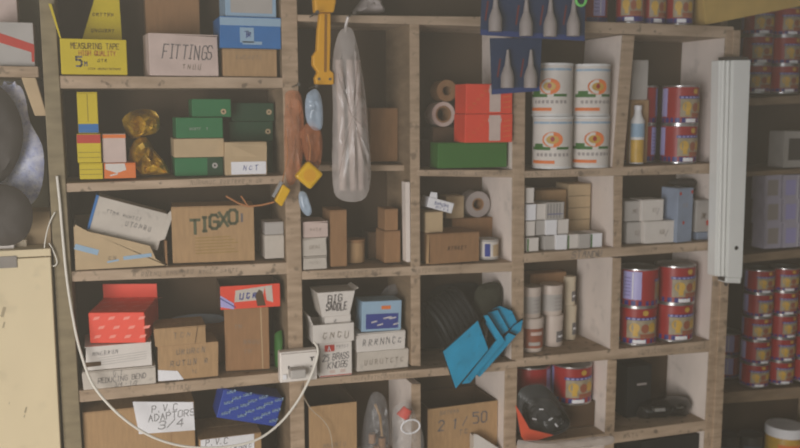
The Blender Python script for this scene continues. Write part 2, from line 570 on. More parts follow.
board('R2', ((518, 254, 263.5), (716, 241.3, 250)), ink=[('STANDU', .33, .017, .085), ('PVC', .63, .014, .06)])
board('R3', ((516, 358.5, 367.5), (710, 340.5, 352)), ink=[('UNDER COAT', .7, .015, .11), ('WOOD', .9, .015, .09)])
board('R4', ((508, 446, 458), (706, 420.5, 431)), ink=[('1/2', .6, .018, .05)])
board('R5', ((508, 540, 552), (703, 505, 516)))

def divider(t, b, Y=D, depth=DEP, m=PAINT, fm=WOOD, name='divider', strip=True):
    (xl, xr, yt), (xl2, xr2, yb) = t, b
    tl, tr, bl, br = P(xl, yt, Y), P(xr, yt, Y), P(xl2, yb, Y), P(xr2, yb, Y)
    if bl.z < .001:
        k = (tl.z - .001) / (tl.z - bl.z)
        bl, br = tl.lerp(bl, k), tr.lerp(br, k)
    if m is not WOOD:
        DIVS.append((tl, tr, bl, br))
    mb = MB()
    q = [bl, br, tr, tl]
    s = .006 if strip else 0
    bk = [Vector((p.x, Y + depth, p.z)) for p in q]
    mb.hexa([Vector((p.x, Y + s + .0004, p.z)) for p in q] + bk, m)
    mb.build(name, unit, shift=USH)
    if strip:
        mb = MB()
        mb.hexa(q + [Vector((p.x, Y + s, p.z)) for p in q], fm)
        mb.build('face_strip', unit, .0015, shift=USH)

def ext(t, b, y0, y1):
    """extend a pixel-measured upright to the pixel rows y0..y1"""
    (xl, xr, yt), (xl2, xr2, yb) = t, b
    k = lambda a, c, y: a + (c - a) * (y - yt) / (yb - yt)
    return (k(xl, xl2, y0), k(xr, xr2, y0), y0), (k(xl, xl2, y1), k(xr, xr2, y1), y1)
divider(*ext((39, 54.5, 0), (64, 82, 448), -90, 700), Y=D - .004, depth=DEP + .004, m=WOODD, fm=WOODG)
divider(*ext((281, 297, 0), (291, 305, 448), -90, 860), Y=D - .002, depth=DEP + .002, m=WOODD)
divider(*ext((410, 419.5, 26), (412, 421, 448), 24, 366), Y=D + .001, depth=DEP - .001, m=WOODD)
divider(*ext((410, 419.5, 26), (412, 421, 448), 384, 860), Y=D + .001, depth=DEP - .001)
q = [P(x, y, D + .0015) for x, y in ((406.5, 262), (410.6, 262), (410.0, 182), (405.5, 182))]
mb = MB(); mb.hexa(q + [Vector((p.x, D + .03, p.z)) for p in q], PAINT); mb.build('lit_strip', unit, .001, shift=USH, label='added pale strip imitating a lit divider face')  # added strip, pale to stand for the lit part of the divider face
divider((513.5, 526, 24), (512, 523.5, 360), Y=D - .001, depth=DEP + .001)
divider(*ext((505.5, 517.5, 368), (504, 516, 448), 368, 860), Y=D - .001, depth=DEP + .001)
divider((623, 635, 35), (613, 623.5, 168), Y=D + .001, depth=DEP - .001)
divider((614.5, 623, 176), (614, 621.5, 250), Y=D + .001, depth=DEP - .001)
divider((613.5, 621.5, 258), (611, 619, 350), Y=D + .001, depth=DEP - .001)
divider(*ext((608.5, 617, 360), (605, 614, 448), 360, 860), Y=D + .001, depth=DEP - .001)
divider(*ext((726, 733.5, 40), (705, 713, 440), 30, 820), Y=D - .001, depth=DEP + .001)
divider(*ext((733.5, 740.5, 40), (713, 721.5, 440), 30, 820), Y=D - .006, depth=.07, m=WOOD)
# back boards, one behind the left stack and one behind the rest
zt = P(300, -80, D).z
for (a, b, zz) in ((P(62, 224, D).x, P(296, 224, D).x, zt), (P(296, 224, D).x, P(722, 224, D).x + .02, zt)):
    mb = MB(); mb.box(a, b - .001, D + DEP + .0005, D + DEP + .012, .05, zz, BACKM); mb.build('back_panel', unit, shift=USH)
# nails from which things hang
def nail(px, py, Y0=D, L=.07):
    p = P(px, py, Y0)
    mb = MB(); mb.tube([(p.x, Y0 + .004, p.z), (p.x, Y0 - L, p.z + .004)], .0016, 8, NAIL)
    mb.cyl(.004, -.002, 0, (p.x, Y0 - L, p.z + .004), 10, NAIL, 'y')
    mb.build('nail', unit, shift=USH)
    return Vector((p.x, Y0 - L, p.z + .004))
for q in ((325, -17), (346, 18), (310, 17), (534, 22), (309, 88.5), (292, 87), (500, 20), (516, 35.5)):
    nail(*q)

# ------------------------------------------------------------------ unit on the right, set further back
RX0, RX1 = P(718, 224, Y2).x, P(860, 224, Y2).x
RSH = (RX0, Y2, 0)
runit = thing('wall_shelf', 'shade-darkened plank shelving beyond the white light fitting, holding small tins', 'shelving', RSH)
for nm, px in (('Q0', ((722, -78, -70), (850, -86, -78))), ('Q1', ((722, 100, 107), (850, 92, 101))), ('Q2', ((722, 173, 178), (850, 166, 171))), ('Q3', ((722, 257, 265), (850, 244, 253))), ('Q4', ((720, 393, 404), (850, 383, 395))), ('Q5', ((718, 492, 505), (850, 474, 486)))):
    board(nm, px, Y=Y2, depth=.22, par=runit, sh=RSH, m=WOODD, ink=[('SILVER', .5, .012, .08)] if nm == 'Q4' else None)  # planks darkened in colour, being further from the light
mb = MB(); mb.box(RX0, RX1, Y2 + .22, Y2 + .232, 0.02, 2.1, BACKM); mb.build('back_panel', runit, shift=RSH)
mb = MB(); mb.box(RX0 - .025, RX0 - .0005, Y2, Y2 + .232, 0, 2.1, WOOD); mb.build('side_panel', runit, shift=RSH)
mb = MB(); mb.box(RX1 + .0005, RX1 + .025, Y2, Y2 + .232, 0, 2.1, WOOD); mb.build('side_panel', runit, shift=RSH)

# ------------------------------------------------------------------ fluorescent batten on the right post
yb_ = D - .055
tl, tr, bl, br = P(722.5, 60, yb_), P(751, 60, yb_), P(718, 277, yb_), P(742.5, 278, yb_)
W2 = (tr.x - tl.x)
bat = thing('light_batten', 'long white metal fluorescent light batten fixed upright on the right post', 'light fitting', (bl.x, yb_, bl.z))
def bx2(q, u0, u1, v0, v1, y0, y1, m):
    def pt(u, v, y):
        a = bl.lerp(br, u); c = tl.lerp(tr, u)
        p = a.lerp(c, v) - bl
        return (p.x, y, p.z)
    q.hexa([pt(u0, v0, y0), pt(u1, v0, y0), pt(u1, v1, y0), pt(u0, v1, y0), pt(u0, v0, y1), pt(u1, v0, y1), pt(u1, v1, y1), pt(u0, v1, y1)], m)
q = MB(); bx2(q, .42, 1, 0, 1, .002, .045, ENAM)
p = bl.lerp(br, .72).lerp(tl.lerp(tr, .72), .14) - bl
q.cyl(.006, 0, .0012, (p.x, .0006, p.z), 14, DKHOLE, 'y')
q.build('channel', bat, .003)
q = MB(); bx2(q, 0, .4, 0, 1, .012, .045, ENAM); bx2(q, .1, .16, 0, 1, .006, .012, ENAM); bx2(q, .26, .32, 0, 1, .006, .012, ENAM)
q.build('cover', bat, .003)
q = MB(); bx2(q, .38, 1.0, -.028, -.001, .004, .04, ENAM); q.build('end_cap', bat, .003)
q = MB(); bx2(q, .3, .36, -.02, -.001, .008, .03, DKGREY); bx2(q, .46, .5, -.045, -.0285, .01, .02, DKGREY); q.build('lamp_holder', bat)
q = MB(); bx2(q, .2, .95, 1.001, 1.016, .004, .04, DKGREY); q.build('end_cap', bat, .002, label='dark top end cap')

# ------------------------------------------------------------------ left of the unit: cream panel and a shelf
yp = D - .02
a, b = P(-70, 262, yp), P(53, 262, yp)
pan = thing('cupboard', 'cream plywood cupboard at the lower left beside the shelving', 'cupboard', (a.x, yp, 0))
zt_ = a.z
q = MB(); q.box(0, b.x - a.x - .004, 0, .018, .03, zt_ - .002, CUPB)
for (mx, my, s) in ((25, 410, .012), (2, 312, .02), (3, 325, .012), (24, 416, .006), (9, 403, .005)):
    p = P(mx, my, yp) - Vector((a.x, yp, 0))
    q.line(p.x, p.z - s * .4, p.x + s * .25, p.z + s * .4, -.0006, s * .3, mat('faint_smudge', (168, 152, 124), .8, .1))
q.build('door', pan, .002)
wd = b.x - a.x - .003
q = MB(); q.box(0, wd, .0185, .25, 0, .03, CUPB); q.box(wd - .018, wd, .0185, .25, .03, zt_, CUPB); q.box(0, .018, .0185, .25, .03, zt_, CUPB); q.box(.018, wd - .018, .238, .25, .03, zt_, CUPB); q.build('carcass', pan)
q = MB(); q.box(0, wd, .0, .25, zt_, zt_ + .016, CUPB); q.build('top', pan, .002)
q = MB(); q.box(.1, .16, -.003, -.0005, zt_ - .02, zt_ + .004, NAIL); q.build('hinge', pan)
ztop = zt_ + .0165
ya = D + .05
bxs('small_carton', 'plain white carton at the left edge on the cream cupboard', 'carton', (-30, 232, 14, 258), D + .0, .1, WHITEC, base=ztop)
bxs('small_carton', 'tan carton on the cream cupboard against the shelving post', 'carton', (27, 212, 51, 257), D + .05, .1, TAN, base=ztop)
bxs('small_carton', 'low cream carton between the white and tan cartons on the cream cupboard', 'carton', (15, 240, 27, 257), D + .02, .08, CREAM, base=ztop)
# a bracket shelf above it
sl, sr = P(-70, 62, D), P(38, 62, D)
brs = thing('bracket_shelf', 'short plank shelf at the top left with a tan strut below', 'shelf', (sl.x, D, P(10, 66, D).z))
z0 = P(10, 66, D).z
q = MB(); q.box(0, sr.x - sl.x, 0, .2, -.022, 0, WOOD); q.build('plank', brs, .002)
p0, p1 = P(27, 72, D), P(40, 116, D)
q = MB(); q.hexa([(p1.x - sl.x - .012, .03, p1.z - z0), (p1.x - sl.x + .012, .03, p1.z - z0), (p0.x - sl.x + .016, .0, -.0225), (p0.x - sl.x - .012, .0, -.0225),
                  (p1.x - sl.x - .012, .2, p1.z - z0), (p1.x - sl.x + .012, .2, p1.z - z0), (p0.x - sl.x + .016, .2, -.0225), (p0.x - sl.x - .012, .2, -.0225)], TAN)
q.build('strut', brs, .002)
mb = MB(); mb.box(-1.2, UX - .03, D + .23, D + .25, 0, 2.2, WALLM)
o = struct('partition', mb)
def redband(mb, w, h, d):
    mb.poly([(-w / 2, -.0006, h * .62), (w / 2, -.0006, h * .3), (w / 2, -.0006, h * .5), (-w / 2, -.0006, h * .85)], INKR)
    mb.rect(w / 2 - .006, w / 2 - .001, h * .1, h * .5, -.0008, INKR)
SHELF['B'] = (sl.x, z0, sr.x, z0)
bxs('packet_box', 'grey-white packet with a slanting red band on the top left shelf', 'packet', (-14, 22, 34, 63), D + .02, .1, GREYW, base=z0 + .001, marks=redband, flaps=False)
bt = bxs('packet_box', 'small pale packet behind the red-banded packet at the top left corner', 'packet', (-10, -14, 18, 63), D + .125, .06, PINKW, base=z0 + .001, flaps=False)
# hanging printed bag and the two dark bulging bags in front of it
mb = MB()
nb = bag('printed_bag', 'white plastic bag with blue print hanging at the left edge', 'bag', [(-30, 104), (-16, 90), (6, 85), (20, 86), (26, 100), (30, 122), (42, 145), (44, 170), (40, 192), (30, 205), (16, 200), (8, 190), (-30, 190)], D + .045, .013, PRINTB, nz=.007, seed=4, parts='sack')
r0 = nb.location
p = P(10, 86, D + .045) - r0
q = MB(); q.tube([Vector((p.x - .02, 0, p.z - .02)), Vector((p.x - .008, 0, p.z + .008)), Vector((p.x + .008, 0, p.z + .008)), Vector((p.x + .016, 0, p.z - .02))], .004, 8, PRINTB); q.build('handle', nb)
bag('dark_bag', 'dark grey rounded bag bulging in at the left edge, upper one', 'bag', [(-60, 96), (-10, 84), (10, 96), (21, 118), (23, 140), (17, 162), (4, 180), (-20, 188), (-60, 180)], D + .002, .024, DKGREY, nz=.006, seed=2)
bag('dark_bag', 'dark grey round-bottomed bag at the left edge, just above the white carton', 'bag', [(-40, 190), (-10, 184), (15, 187), (29, 200), (33, 216), (29, 233), (18, 243), (4, 246), (-20, 244), (-40, 238)], D - .048, .024, DKGREY, nz=.005, seed=3)
# ================================================================== LEFT STACK, row by row
S0 = .0008
# ---- top row
zb = on('L1', (58, 0, 280, 76))
def yellow_marks(mb, w, h, d):
    mb.write('MEASURING TAPE', .02 * w, h * .80, h * .15, -.0006, INKO, w=.17, width=w * .72, jit=0)
    mb.write('HIGH QUALITY', .05 * w, h * .60, h * .13, -.0006, mat('faded_red_print', (190, 120, 50), .7, .05), w=.17, width=w * .55, jit=0)
    mb.write('5', -.23 * w, h * .36, h * .26, -.0006, INK, w=.2, jit=0)
    mb.write('M', -.13 * w, h * .30, h * .12, -.0006, INK, w=.2, jit=0)
    mb.scrib(.12 * w, h * .40, w * .16, h * .1, -.0006, INKO, w=.2)
    mb.scrib(.15 * w, h * .16, w * .5, h * .06, -.0006, INKO, w=.2)
yb = fit((60.5, 39, 127, 75.5), D - .018, zb)
ybr = thing('display_carton', 'yellow measuring tape display carton with raised header on the top left shelf', 'carton', (yb.xc, D - .018, zb))
mb = MB(); mb.box(-yb.w / 2, yb.w / 2, 0, .12, 0, yb.h, YEL); yellow_marks(mb, yb.w, yb.h, .12); mb.build('body', ybr, .0015)
q = [P(x, y, D + .09) - Vector((yb.xc, D - .018, zb)) for x, y in ((82, 40), (122, 40), (119, -3), (95, -3))]
mb = MB(); mb.prism([(p.x, max(p.z, yb.h + .0005)) for p in q], .104, .107, YEL)
mb.scrib((q[0].x + q[1].x) / 2 + .002, yb.h + .026, .05, .008, .1034, INKO, w=.2); mb.scrib((q[0].x + q[1].x) / 2 + .004, yb.h + .06, .045, .008, .1034, INKO, w=.2)
mb.build('header', ybr)
q = [P(x, y, D - .018) - Vector((yb.xc, D - .018, zb)) for x, y in ((53.5, 38.5), (57.5, 38.5), (51.5, 4), (48.5, 4))]
mb = MB(); mb.hexa([(-yb.w / 2, .0, yb.h + .0004), (-yb.w / 2 + .003, .0, yb.h + .0004), (q[2].x, -.004, q[2].z), (q[3].x, -.004, q[3].z), (-yb.w / 2, .010, yb.h + .0004), (-yb.w / 2 + .003, .010, yb.h + .0004), (q[2].x, .012, q[2].z), (q[3].x, .012, q[3].z)], YEL)
mb.build('side_flap', ybr)
bxs('carton', 'large brown carton behind the white fittings box on the top left shelf', 'carton', (146, -24, 200, 76), D + .115, .065, KRAFT2, base=zb)
def fittings(mb, w, h, d):
    mb.write('FITTINGS', .05 * w, h * .58, h * .33, -.0006, INK, w=.08, rot=-.03, slant=.1, width=w * .72)
    mb.scrib(.1 * w, h * .22, w * .3, h * .13, -.0006, INKF)
bxs('carton', 'white box handwritten FITTINGS on the top left shelf', 'carton', (149, 34, 219, 76), D + .004, .085, PINKW, base=zb, marks=fittings, rz=.10, warp=.002)
b = bxs('carton', 'short brown box under the blue carton beside the middle post', 'carton', (223, 49, 277, 77), D + .01, .12, KRAFT, base=zb,
        marks=lambda mb, w, h, d: (mb.scrib(-.02 * w, h * .7, w * .5, h * .16, -.0006, INKF)))
def blumark(mb, w, h, d):
    mb.rect(-w / 2, w / 2, h * .72, h * .97, -.0006, LBLUE)
    mb.rect(-w / 2 + w * .32, w / 2 - w * .45, h * .18, h * .66, -.0008, LBLUE)
    mb.rect(-w / 2 + w * .36, w / 2 - w * .32, h * .12, h * .22, -.0008, LBLUE)
    mb.scrib(-.05 * w, h * .45, w * .1, h * .2, -.0010, INKB, w=.15)
b = bxs('carton', 'blue carton with a pale blue tap picture on the short brown box', 'carton', (220, 17, 281, 48.5), D + .0, .12, BLUE, base=b.z1 + S0, marks=blumark)
bxs('carton', 'pale grey-blue carton on top of the blue carton at the picture top', 'carton', (225, -22, 276, 16.5), D + .008, .1, LBLUE, base=b.z1 + S0, marks=lambda mb, w, h, d: mb.rect(-w * .4, w * .42, h * .1, h * .9, -.0006, GREYW))

# ---- second row
zb = on('L2', (68, 0, 282, 184))
def ylines(mb, w, h, d):
    for k in (.3, .6):
        mb.line(-w / 2 + .002, h * k, w / 2 - .002, h * k, -.0006, .0012, INKO)
b = bxs('small_box', 'yellow box lowest of the yellow stack beside the left post', 'box', (79.5, 163, 103, 182.5), D + .012, .09, YEL, base=zb, marks=ylines, rz=-.05)
b = bxs('small_box', 'yellow box with a red top band, middle of the yellow stack', 'box', (77, 134, 101, 162), D + .012, .09, YEL, base=b.z1 + S0, rz=-.05,
        marks=lambda mb, w, h, d: (mb.rect(-w / 2 + .0005, w / 2 - .0005, h * .68, h * .98, -.0006, INKR), ylines(mb, w, h * .6, d)))
bxs('small_box', 'tall yellow box with a blue bottom band, topmost of the yellow stack', 'box', (77.5, 92, 98, 133.5), D + .022, .07, YEL, base=b.z1 + S0,
    marks=lambda mb, w, h, d: (mb.rect(-w / 2 + .0005, w / 2 - .0005, h * .02, h * .23, -.0006, BLUE), mb.line(0, h * .3, 0, h * .95, -.0006, .0012, INKO)))
b = bxs('small_box', 'low orange and white box to the right of the yellow stack', 'box', (104, 163, 136, 181.5), D + .016, .08, ORANGE, base=zb,
        marks=lambda mb, w, h, d: (mb.poly([(-w * .45, -.0006, h * .6), (-w * .1, -.0006, h * .35), (w * .2, -.0006, h * .55), (w * .15, -.0006, h * .97), (-w * .45, -.0006, h * .97)], WHITEC), mb.line(-w * .3, h * .2, -w * .1, h * .3, -.0007, .003, WHITEC)))
bxs('small_box', 'pinkish grey box on the low orange and white box', 'box', (102.5, 134, 126, 162.5), D + .02, .07, PINKW, base=b.z1 + S0,
    marks=lambda mb, w, h, d: mb.rect(-w * .5, w * .5, h * .86, h * .98, -.0006, ORANGE))
bag('foil_packet', 'crumpled gold foil packet lying on the shelf beside the orange box', 'packet', [(128, 160), (134, 141), (146, 137), (154, 150), (163, 160), (170, 173), (168, 181), (150, 182.4), (138, 182)], D + .07, .03, GOLD, nz=.03, seed=11, sub=2, facet=True, zmin=zb)
bag('foil_packet', 'crumpled dark gold packet on top of the other foil packet', 'packet', [(122, 120), (130, 112), (143, 109), (156, 112), (160, 124), (156, 133), (143, 136), (132, 139), (126, 131)], D + .075, .03, GOLD, nz=.03, seed=17, sub=2, facet=True)
def eyelet(bx, u, v, m=GREYW):
    q = MB()
    c = ((u - .5) * bx.w, -.0005, v * bx.h)
    q.lathe([(.0025, 0), (.0025, -.0012), (.0062, -.0012), (.0062, 0)], c, 18, m, 'y')
    q.cyl(.0024, -.0004, 0, c, 14, DKHOLE, 'y')
    q.build('finger_hole', bx.root, label='pale ring around a finger hole')
yg = D + .035
b = bxs('file_box', 'green file box on the shelf, lowest of the green stack', 'file box', (175, 157.5, 223, 178.5), yg, .1, GREEN, base=zb, flaps=False,
        marks=lambda mb, w, h, d: mb.rect(w * .17, w * .5, h * .02, h * .98, -.0004, DGREEN))
eyelet(b, .83, .55)
b = bxs('file_box', 'tan file box between two green ones', 'file box', (174, 138.5, 224, 157), yg - .004, .1, TAN, base=b.z1 + S0, flaps=False)
b = bxs('file_box', 'green file box with faint white lettering above the tan one', 'file box', (176, 117.5, 223, 138), yg, .1, GREEN, base=b.z1 + S0, flaps=False,
        marks=lambda mb, w, h, d: mb.scrib(-.02 * w, h * .45, w * .4, h * .13, -.0006, GREYW, w=.16))
b = bxs('file_box', 'green file box on the top of the green stack, narrower', 'file box', (192, 99, 231, 117), yg + .01, .08, GREEN, base=b.z1 + S0, flaps=False)
eyelet(b, .8, .3, TAN)
yd = D + .085
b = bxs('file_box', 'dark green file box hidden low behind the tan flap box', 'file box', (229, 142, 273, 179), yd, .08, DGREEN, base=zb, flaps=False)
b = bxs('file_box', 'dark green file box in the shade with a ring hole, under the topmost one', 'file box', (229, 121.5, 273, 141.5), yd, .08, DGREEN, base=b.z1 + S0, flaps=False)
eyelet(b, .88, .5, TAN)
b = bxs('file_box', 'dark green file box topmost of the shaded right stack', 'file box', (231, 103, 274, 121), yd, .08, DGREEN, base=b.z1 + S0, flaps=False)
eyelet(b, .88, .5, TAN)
b = bxs('carton', 'tan box with a white handwritten slip in front of the dark green files', 'carton', (225, 142, 267, 177.5), D + .018, .06, TAN, base=zb, ry=.0)
q = MB(); w_, h_ = b.w, b.h
q.box(-w_ * .36, w_ * .47, -.0016, -.0006, h_ * .03, h_ * .41, PAPER)
q.scrib(.1 * w_, h_ * .22, w_ * .42, h_ * .17, -.002, INKB)
q.build('paper_slip', b.root, label='white slip with blue handwriting')
q = MB(); q.hexa([(-w_ * .51, -.004, h_ * .5), (w_ * .47, -.012, h_ * .44), (w_ * .5, -.001, h_ * .9), (-w_ * .5, -.001, h_), (-w_ * .51, -.002, h_ * .5), (w_ * .47, -.010, h_ * .44), (w_ * .5, 0, h_ * .9), (-w_ * .5, 0, h_)], TAN); q.build('front_flap', b.root)

# ---- third row
zb = on('L3', (75, 0, 285, 271))
tb = fit((75, 232, 168, 271), D + .008, zb)
tr_ = thing('torn_carton', 'torn open tan carton with faded blue stripes by the left post', 'carton', (tb.xc, D + .008, zb))
og = Vector((tb.xc, D + .008, zb))
pl = [(p.x, p.z) for p in (P(x, y, D + .008) - og for x, y in ((75.5, 271.5), (168, 271), (167, 266), (156, 259), (150, 246), (130, 241), (88, 231.5), (75, 224.5)))]
pl[0] = (pl[0][0], 0); pl[1] = (pl[1][0], 0)
q = MB(); q.prism(pl, 0, .004, TAN)
for (x0, y0, x1, y1, wd) in ((77, 247, 96, 252, .012), (125, 258, 150, 255, .008), (108, 262, 118, 260, .004)):
    a, c = P(x0, y0, D + .008) - og, P(x1, y1, D + .008) - og
    q.line(a.x, a.z, c.x, c.z, -.0007, wd, LBLUE)
q.scrib(P(112, 252, D + .008).x - og.x, P(112, 258, D + .008).z - og.z, .02, .01, -.0007, INKF)
q.build('front_panel', tr_)
hs = pl[-1][1]
q = MB(); q.box(pl[0][0], pl[0][0] + .004, .0045, .13, 0, hs * .95, TAN); q.build('side_panel', tr_)
q = MB(); q.box(pl[1][0] - .004, pl[1][0], .0045, .13, 0, hs * .55, KRAFT2); q.build('side_panel', tr_)
q = MB(); q.box(pl[0][0], pl[1][0], .1305, .134, 0, hs * 1.05, TAN); q.build('back_panel', tr_)
q = MB(); q.box(pl[0][0] + .0045, pl[1][0] - .0045, .0045, .13, 0, .003, TAN); q.build('bottom_panel', tr_)
# white carton tilted inside it
yw = D + .03
a, c, e = P(97, 195.5, yw), P(168, 214, yw), P(87, 233, yw)
wl, ang = math.hypot(c.x - a.x, c.z - a.z), math.atan2(a.z - c.z, c.x - a.x)
hh = .085
dn = Vector((-math.sin(ang), 0, -math.cos(ang)))
wc = thing('tilted_carton', 'dusty white carton tilted sideways inside the torn tan carton', 'carton', a + dn * hh, (0, ang, 0))
q = MB(); q.box(0, wl, 0, .07, 0, hh, WHITED)
q.scrib(wl * .42, hh * .68, wl * .5, .008, -.0006, INK); q.scrib(wl * .68, hh * .5, wl * .45, .011, -.0006, INK)
q.build('body', wc, .0015)
q = MB(); q.box(-.0012, 0.004, -.0012, .07, .01, hh + .001, BLUE); q.build('edge_tape', wc, label='blue edge strip')
q = MB(); q.hexa([(wl - .004, -.004, -.004 + hh * .3), (wl + .008, -.006, hh * .35), (wl + .012, -.004, hh + .022), (wl, -.002, hh + .002), (wl - .004, -.002, -.004 + hh * .3), (wl + .008, -.004, hh * .35), (wl + .012, -.002, hh + .022), (wl, 0, hh + .002)], WHITED); q.build('torn_flap', wc)
def logo(mb, w, h, d):
    mb.xf = None
    for k, ch in enumerate('TIGXO'):
        mb.write(ch, w * (-.22 + .115 * k), h * (.64 + .04 * k), h * .24, -.0008, INKG, w=.22, jit=0, asp=.9 if ch != 'I' else .6)
    mb.write('!', w * .35, h * .78, h * .13, -.0008, INK, w=.3, jit=0)
    for k in range(6):
        mb.line(-w * .22, h * (.44 - .055 * k), w * (.2 + .05 * (k % 3)), h * (.45 - .055 * k), -.0006, .0013, INKO)
bxs('carton', 'brown carton with dark green slanted block lettering on the third left shelf', 'carton', (172, 206, 254, 266), D + .016, .1, KRAFT, base=zb, marks=logo, rz=-.1)
b = bxs('small_box', 'white box on the shelf beside the brown carton and middle post', 'box', (265, 235, 285, 263.5), D + .02, .07, WHITED, base=zb, bevel=.001)
bxs('small_box', 'small white box on the white box beside the brown lettered carton', 'box', (265, 222, 284, 234.5), D + .022, .06, GREYW, base=b.z1 + S0, bevel=.001)

# ---- fourth row
zb = on('L4', (80, 0, 288, 388))
def bend(mb, w, h, d):
    mb.write('G.I.', 0, h * .80, h * .24, -.0006, INK, w=.1, slant=.1)
    mb.write('REDUCING BEND', .03 * w, h * .48, h * .27, -.0006, INK, w=.11, slant=.1, rot=.03, width=w * .66)
    mb.write('3/4 - 1/2', .08 * w, h * .14, h * .24, -.0006, INK, w=.1, slant=.1, width=w * .3)
b = bxs('carton', 'white box handwritten REDUCING BEND at the front of the fourth left shelf', 'carton', (83, 369, 156, 391.5), D - .004, .12, WHITED, base=zb, marks=bend, warp=.002)
def hammer(mb, w, h, d):
    mb.scrib(-.2 * w, h * .7, w * .4, h * .18, -.0006, INK, rot=.05)
    for k in range(4):
        mb.line(-w * .3, h * (.5 - .1 * k), w * .42, h * (.62 - .1 * k), -.0005, .0012, GREYW)
    mb.poly([(-w / 2, -.0008, h * .16), (-w * .27, -.0008, h * .18), (-w * .27, -.0008, h * .36), (-w / 2, -.0008, h * .36)], KDARK)
b = bxs('carton', 'scuffed torn white box between the red box and the REDUCING BEND box', 'carton', (85, 344.5, 152, 368.5), D + .0, .11, WHITEC, base=b.z1 + S0, marks=hammer, warp=.003)
EMB = mat('pale_red_emblem', (238, 140, 124), .5, .05)
def redlogo(mb, w, h, d):
    for i in range(4):
        for k in range(3):
            x, z = w * (-.36 + .27 * i + .08 * (k % 2)), h * (.2 + .3 * k)
            mb.poly([(x - .008, -.0006, z - .003), (x + .005, -.0006, z - .001), (x + .009, -.0006, z + .006), (x - .004, -.0006, z + .004)], EMB)
    mb.xf = Matrix.Translation((0, d * .5, h)) @ Matrix.Rotation(-math.pi / 2, 4, 'X')
    for i in range(4):
        for k in range(4):
            x, z = w * (-.36 + .27 * i + .08 * (k % 2)), d * (-.36 + .25 * k)
            mb.line(x - .008, z - .004, x + .008, z + .003, -.0006, .003, EMB)
    mb.xf = None
rb = bxs('carton', 'bright red box printed all over with small white emblems on the white boxes', 'carton', (88, 312, 146, 343.5), D + .004, .125, RED, base=b.z1 + .002, rz=-.28, rx=.06, flaps=False, marks=redlogo, bevel=.002)
q = MB(); q.box(-rb.w / 2 - .001, rb.w / 2 + .001, .125 - .003, .1265, 0, rb.h * 1.45, RED); q.build('back_flap', rb.root)
def k7(mb, w, h, d):
    mb.scrib(.05 * w, h * .8, w * .5, h * .16, -.0006, INKF, w=.12)
    mb.scrib(.02 * w, h * .48, w * .66, h * .18, -.0006, INKF, w=.12)
    mb.scrib(.1 * w, h * .2, w * .1, h * .12, -.0006, INKF)
b = bxs('carton', 'handwritten tan carton on the fourth left shelf beside the white boxes', 'carton', (157.5, 344, 218, 381), D + .006, .1, KRAFT, base=zb, marks=k7, warp=.003, tape=None)
b2 = bxs('carton', 'flatter tan carton lying on the handwritten tan carton', 'carton', (155, 327, 206, 343.5), D + .0, .09, KRAFT, base=b.z1 + S0, warp=.003,
         marks=lambda mb, w, h, d: (mb.scrib(.02 * w, h * .55, w * .4, h * .34, -.0006, INKF), mb.line(w * .28, h * .05, w * .34, h * .95, -.0006, .0015, KDARK)))
q = MB(); q.poly([(-.5 * b.w, -.0012, .02 * b.h), (-.08 * b.w, -.0012, .0), (-.18 * b.w, -.0012, .26 * b.h), (-.5 * b.w, -.0012, .34 * b.h)], PAPER); q.poly([(-.5 * b.w, -.0004, .02 * b.h), (-.08 * b.w, -.0004, .0), (-.18 * b.w, -.0004, .26 * b.h), (-.5 * b.w, -.0004, .34 * b.h)], PAPER); q.build('paper_scrap', b.root, label='torn white paper scrap')
b = bxs('carton', 'dark brown carton standing at the back behind the handwritten tan cartons', 'carton', (176, 326, 226, 372), D + .115, .06, KRAFT2, base=zb)
bag('film_packet', 'bluish clear film packet lying over the back carton behind the tan boxes', 'packet', [(167, 327), (172, 318), (195, 314), (220, 315), (224, 321), (216, 326.5), (190, 327)], D + .145, .012, BLUTR, nz=.006, seed=5)
cb = bxs('carton', 'tall brown carton under the red and white label box', 'carton', (225, 307, 269, 376), D + .03, .09, KRAFT2, base=zb, rz=-.12,
         marks=lambda mb, w, h, d: (mb.scrib(-.2 * w, h * .7, w * .2, h * .08, -.0006, INKF), mb.scrib(.1 * w, h * .45, w * .4, h * .08, -.0006, INKF), mb.scrib(0, h * .3, w * .2, h * .07, -.0006, INKF), mb.line(w * .34, 0.002, w * .32, h * .98, -.0006, .002, TAN)))
def cook(mb, w, h, d):
    mb.poly([(-w * .5, -.0006, h * .12), (-w * .28, -.0006, 0), (-w * .28, -.0006, h * .25), (-w * .5, -.0006, h * .62)], LAV)
    mb.line(-w * .5, h * .5, -w * .26, h * .08, -.0009, .0022, INKB)
    mb.poly([(-w * .27, -.0007, h * .3), (w * .2, -.0007, h * .34), (w * .24, -.0007, h * .92), (-w * .25, -.0007, h * .8)], WHITED)
    mb.scrib(-.04 * w, h * .55, w * .32, h * .3, -.001, INKB, w=.16)
    mb.poly([(w * .11, -.0012, h * .08), (w * .25, -.0012, h * .08), (w * .2, -.0012, h * .7), (w * .14, -.0012, h * .8), (w * .08, -.0012, h * .55)], KDARK)
    mb.poly([(w * .27, -.0007, h * .3), (w * .38, -.0007, h * .2), (w * .36, -.0007, h * .95), (w * .24, -.0007, h * .92)], WHITED)
open_carton('label_box', 'torn open red and white box with blue script on the tall brown carton', 'carton', (220.5, 285, 280, 312.5), D + .012, .1, RED, cb.z1 + S0, inner=KDARK, marks=cook, t=.003, rz=-.04)
bag('green_pouch', 'small green pouch squeezed behind the power socket', 'packet', [(274, 338), (279, 331), (288, 331), (291, 340), (290, 362), (284, 373.5), (276, 374)], D + .05, .016, GREEN2, nz=.006, seed=6)

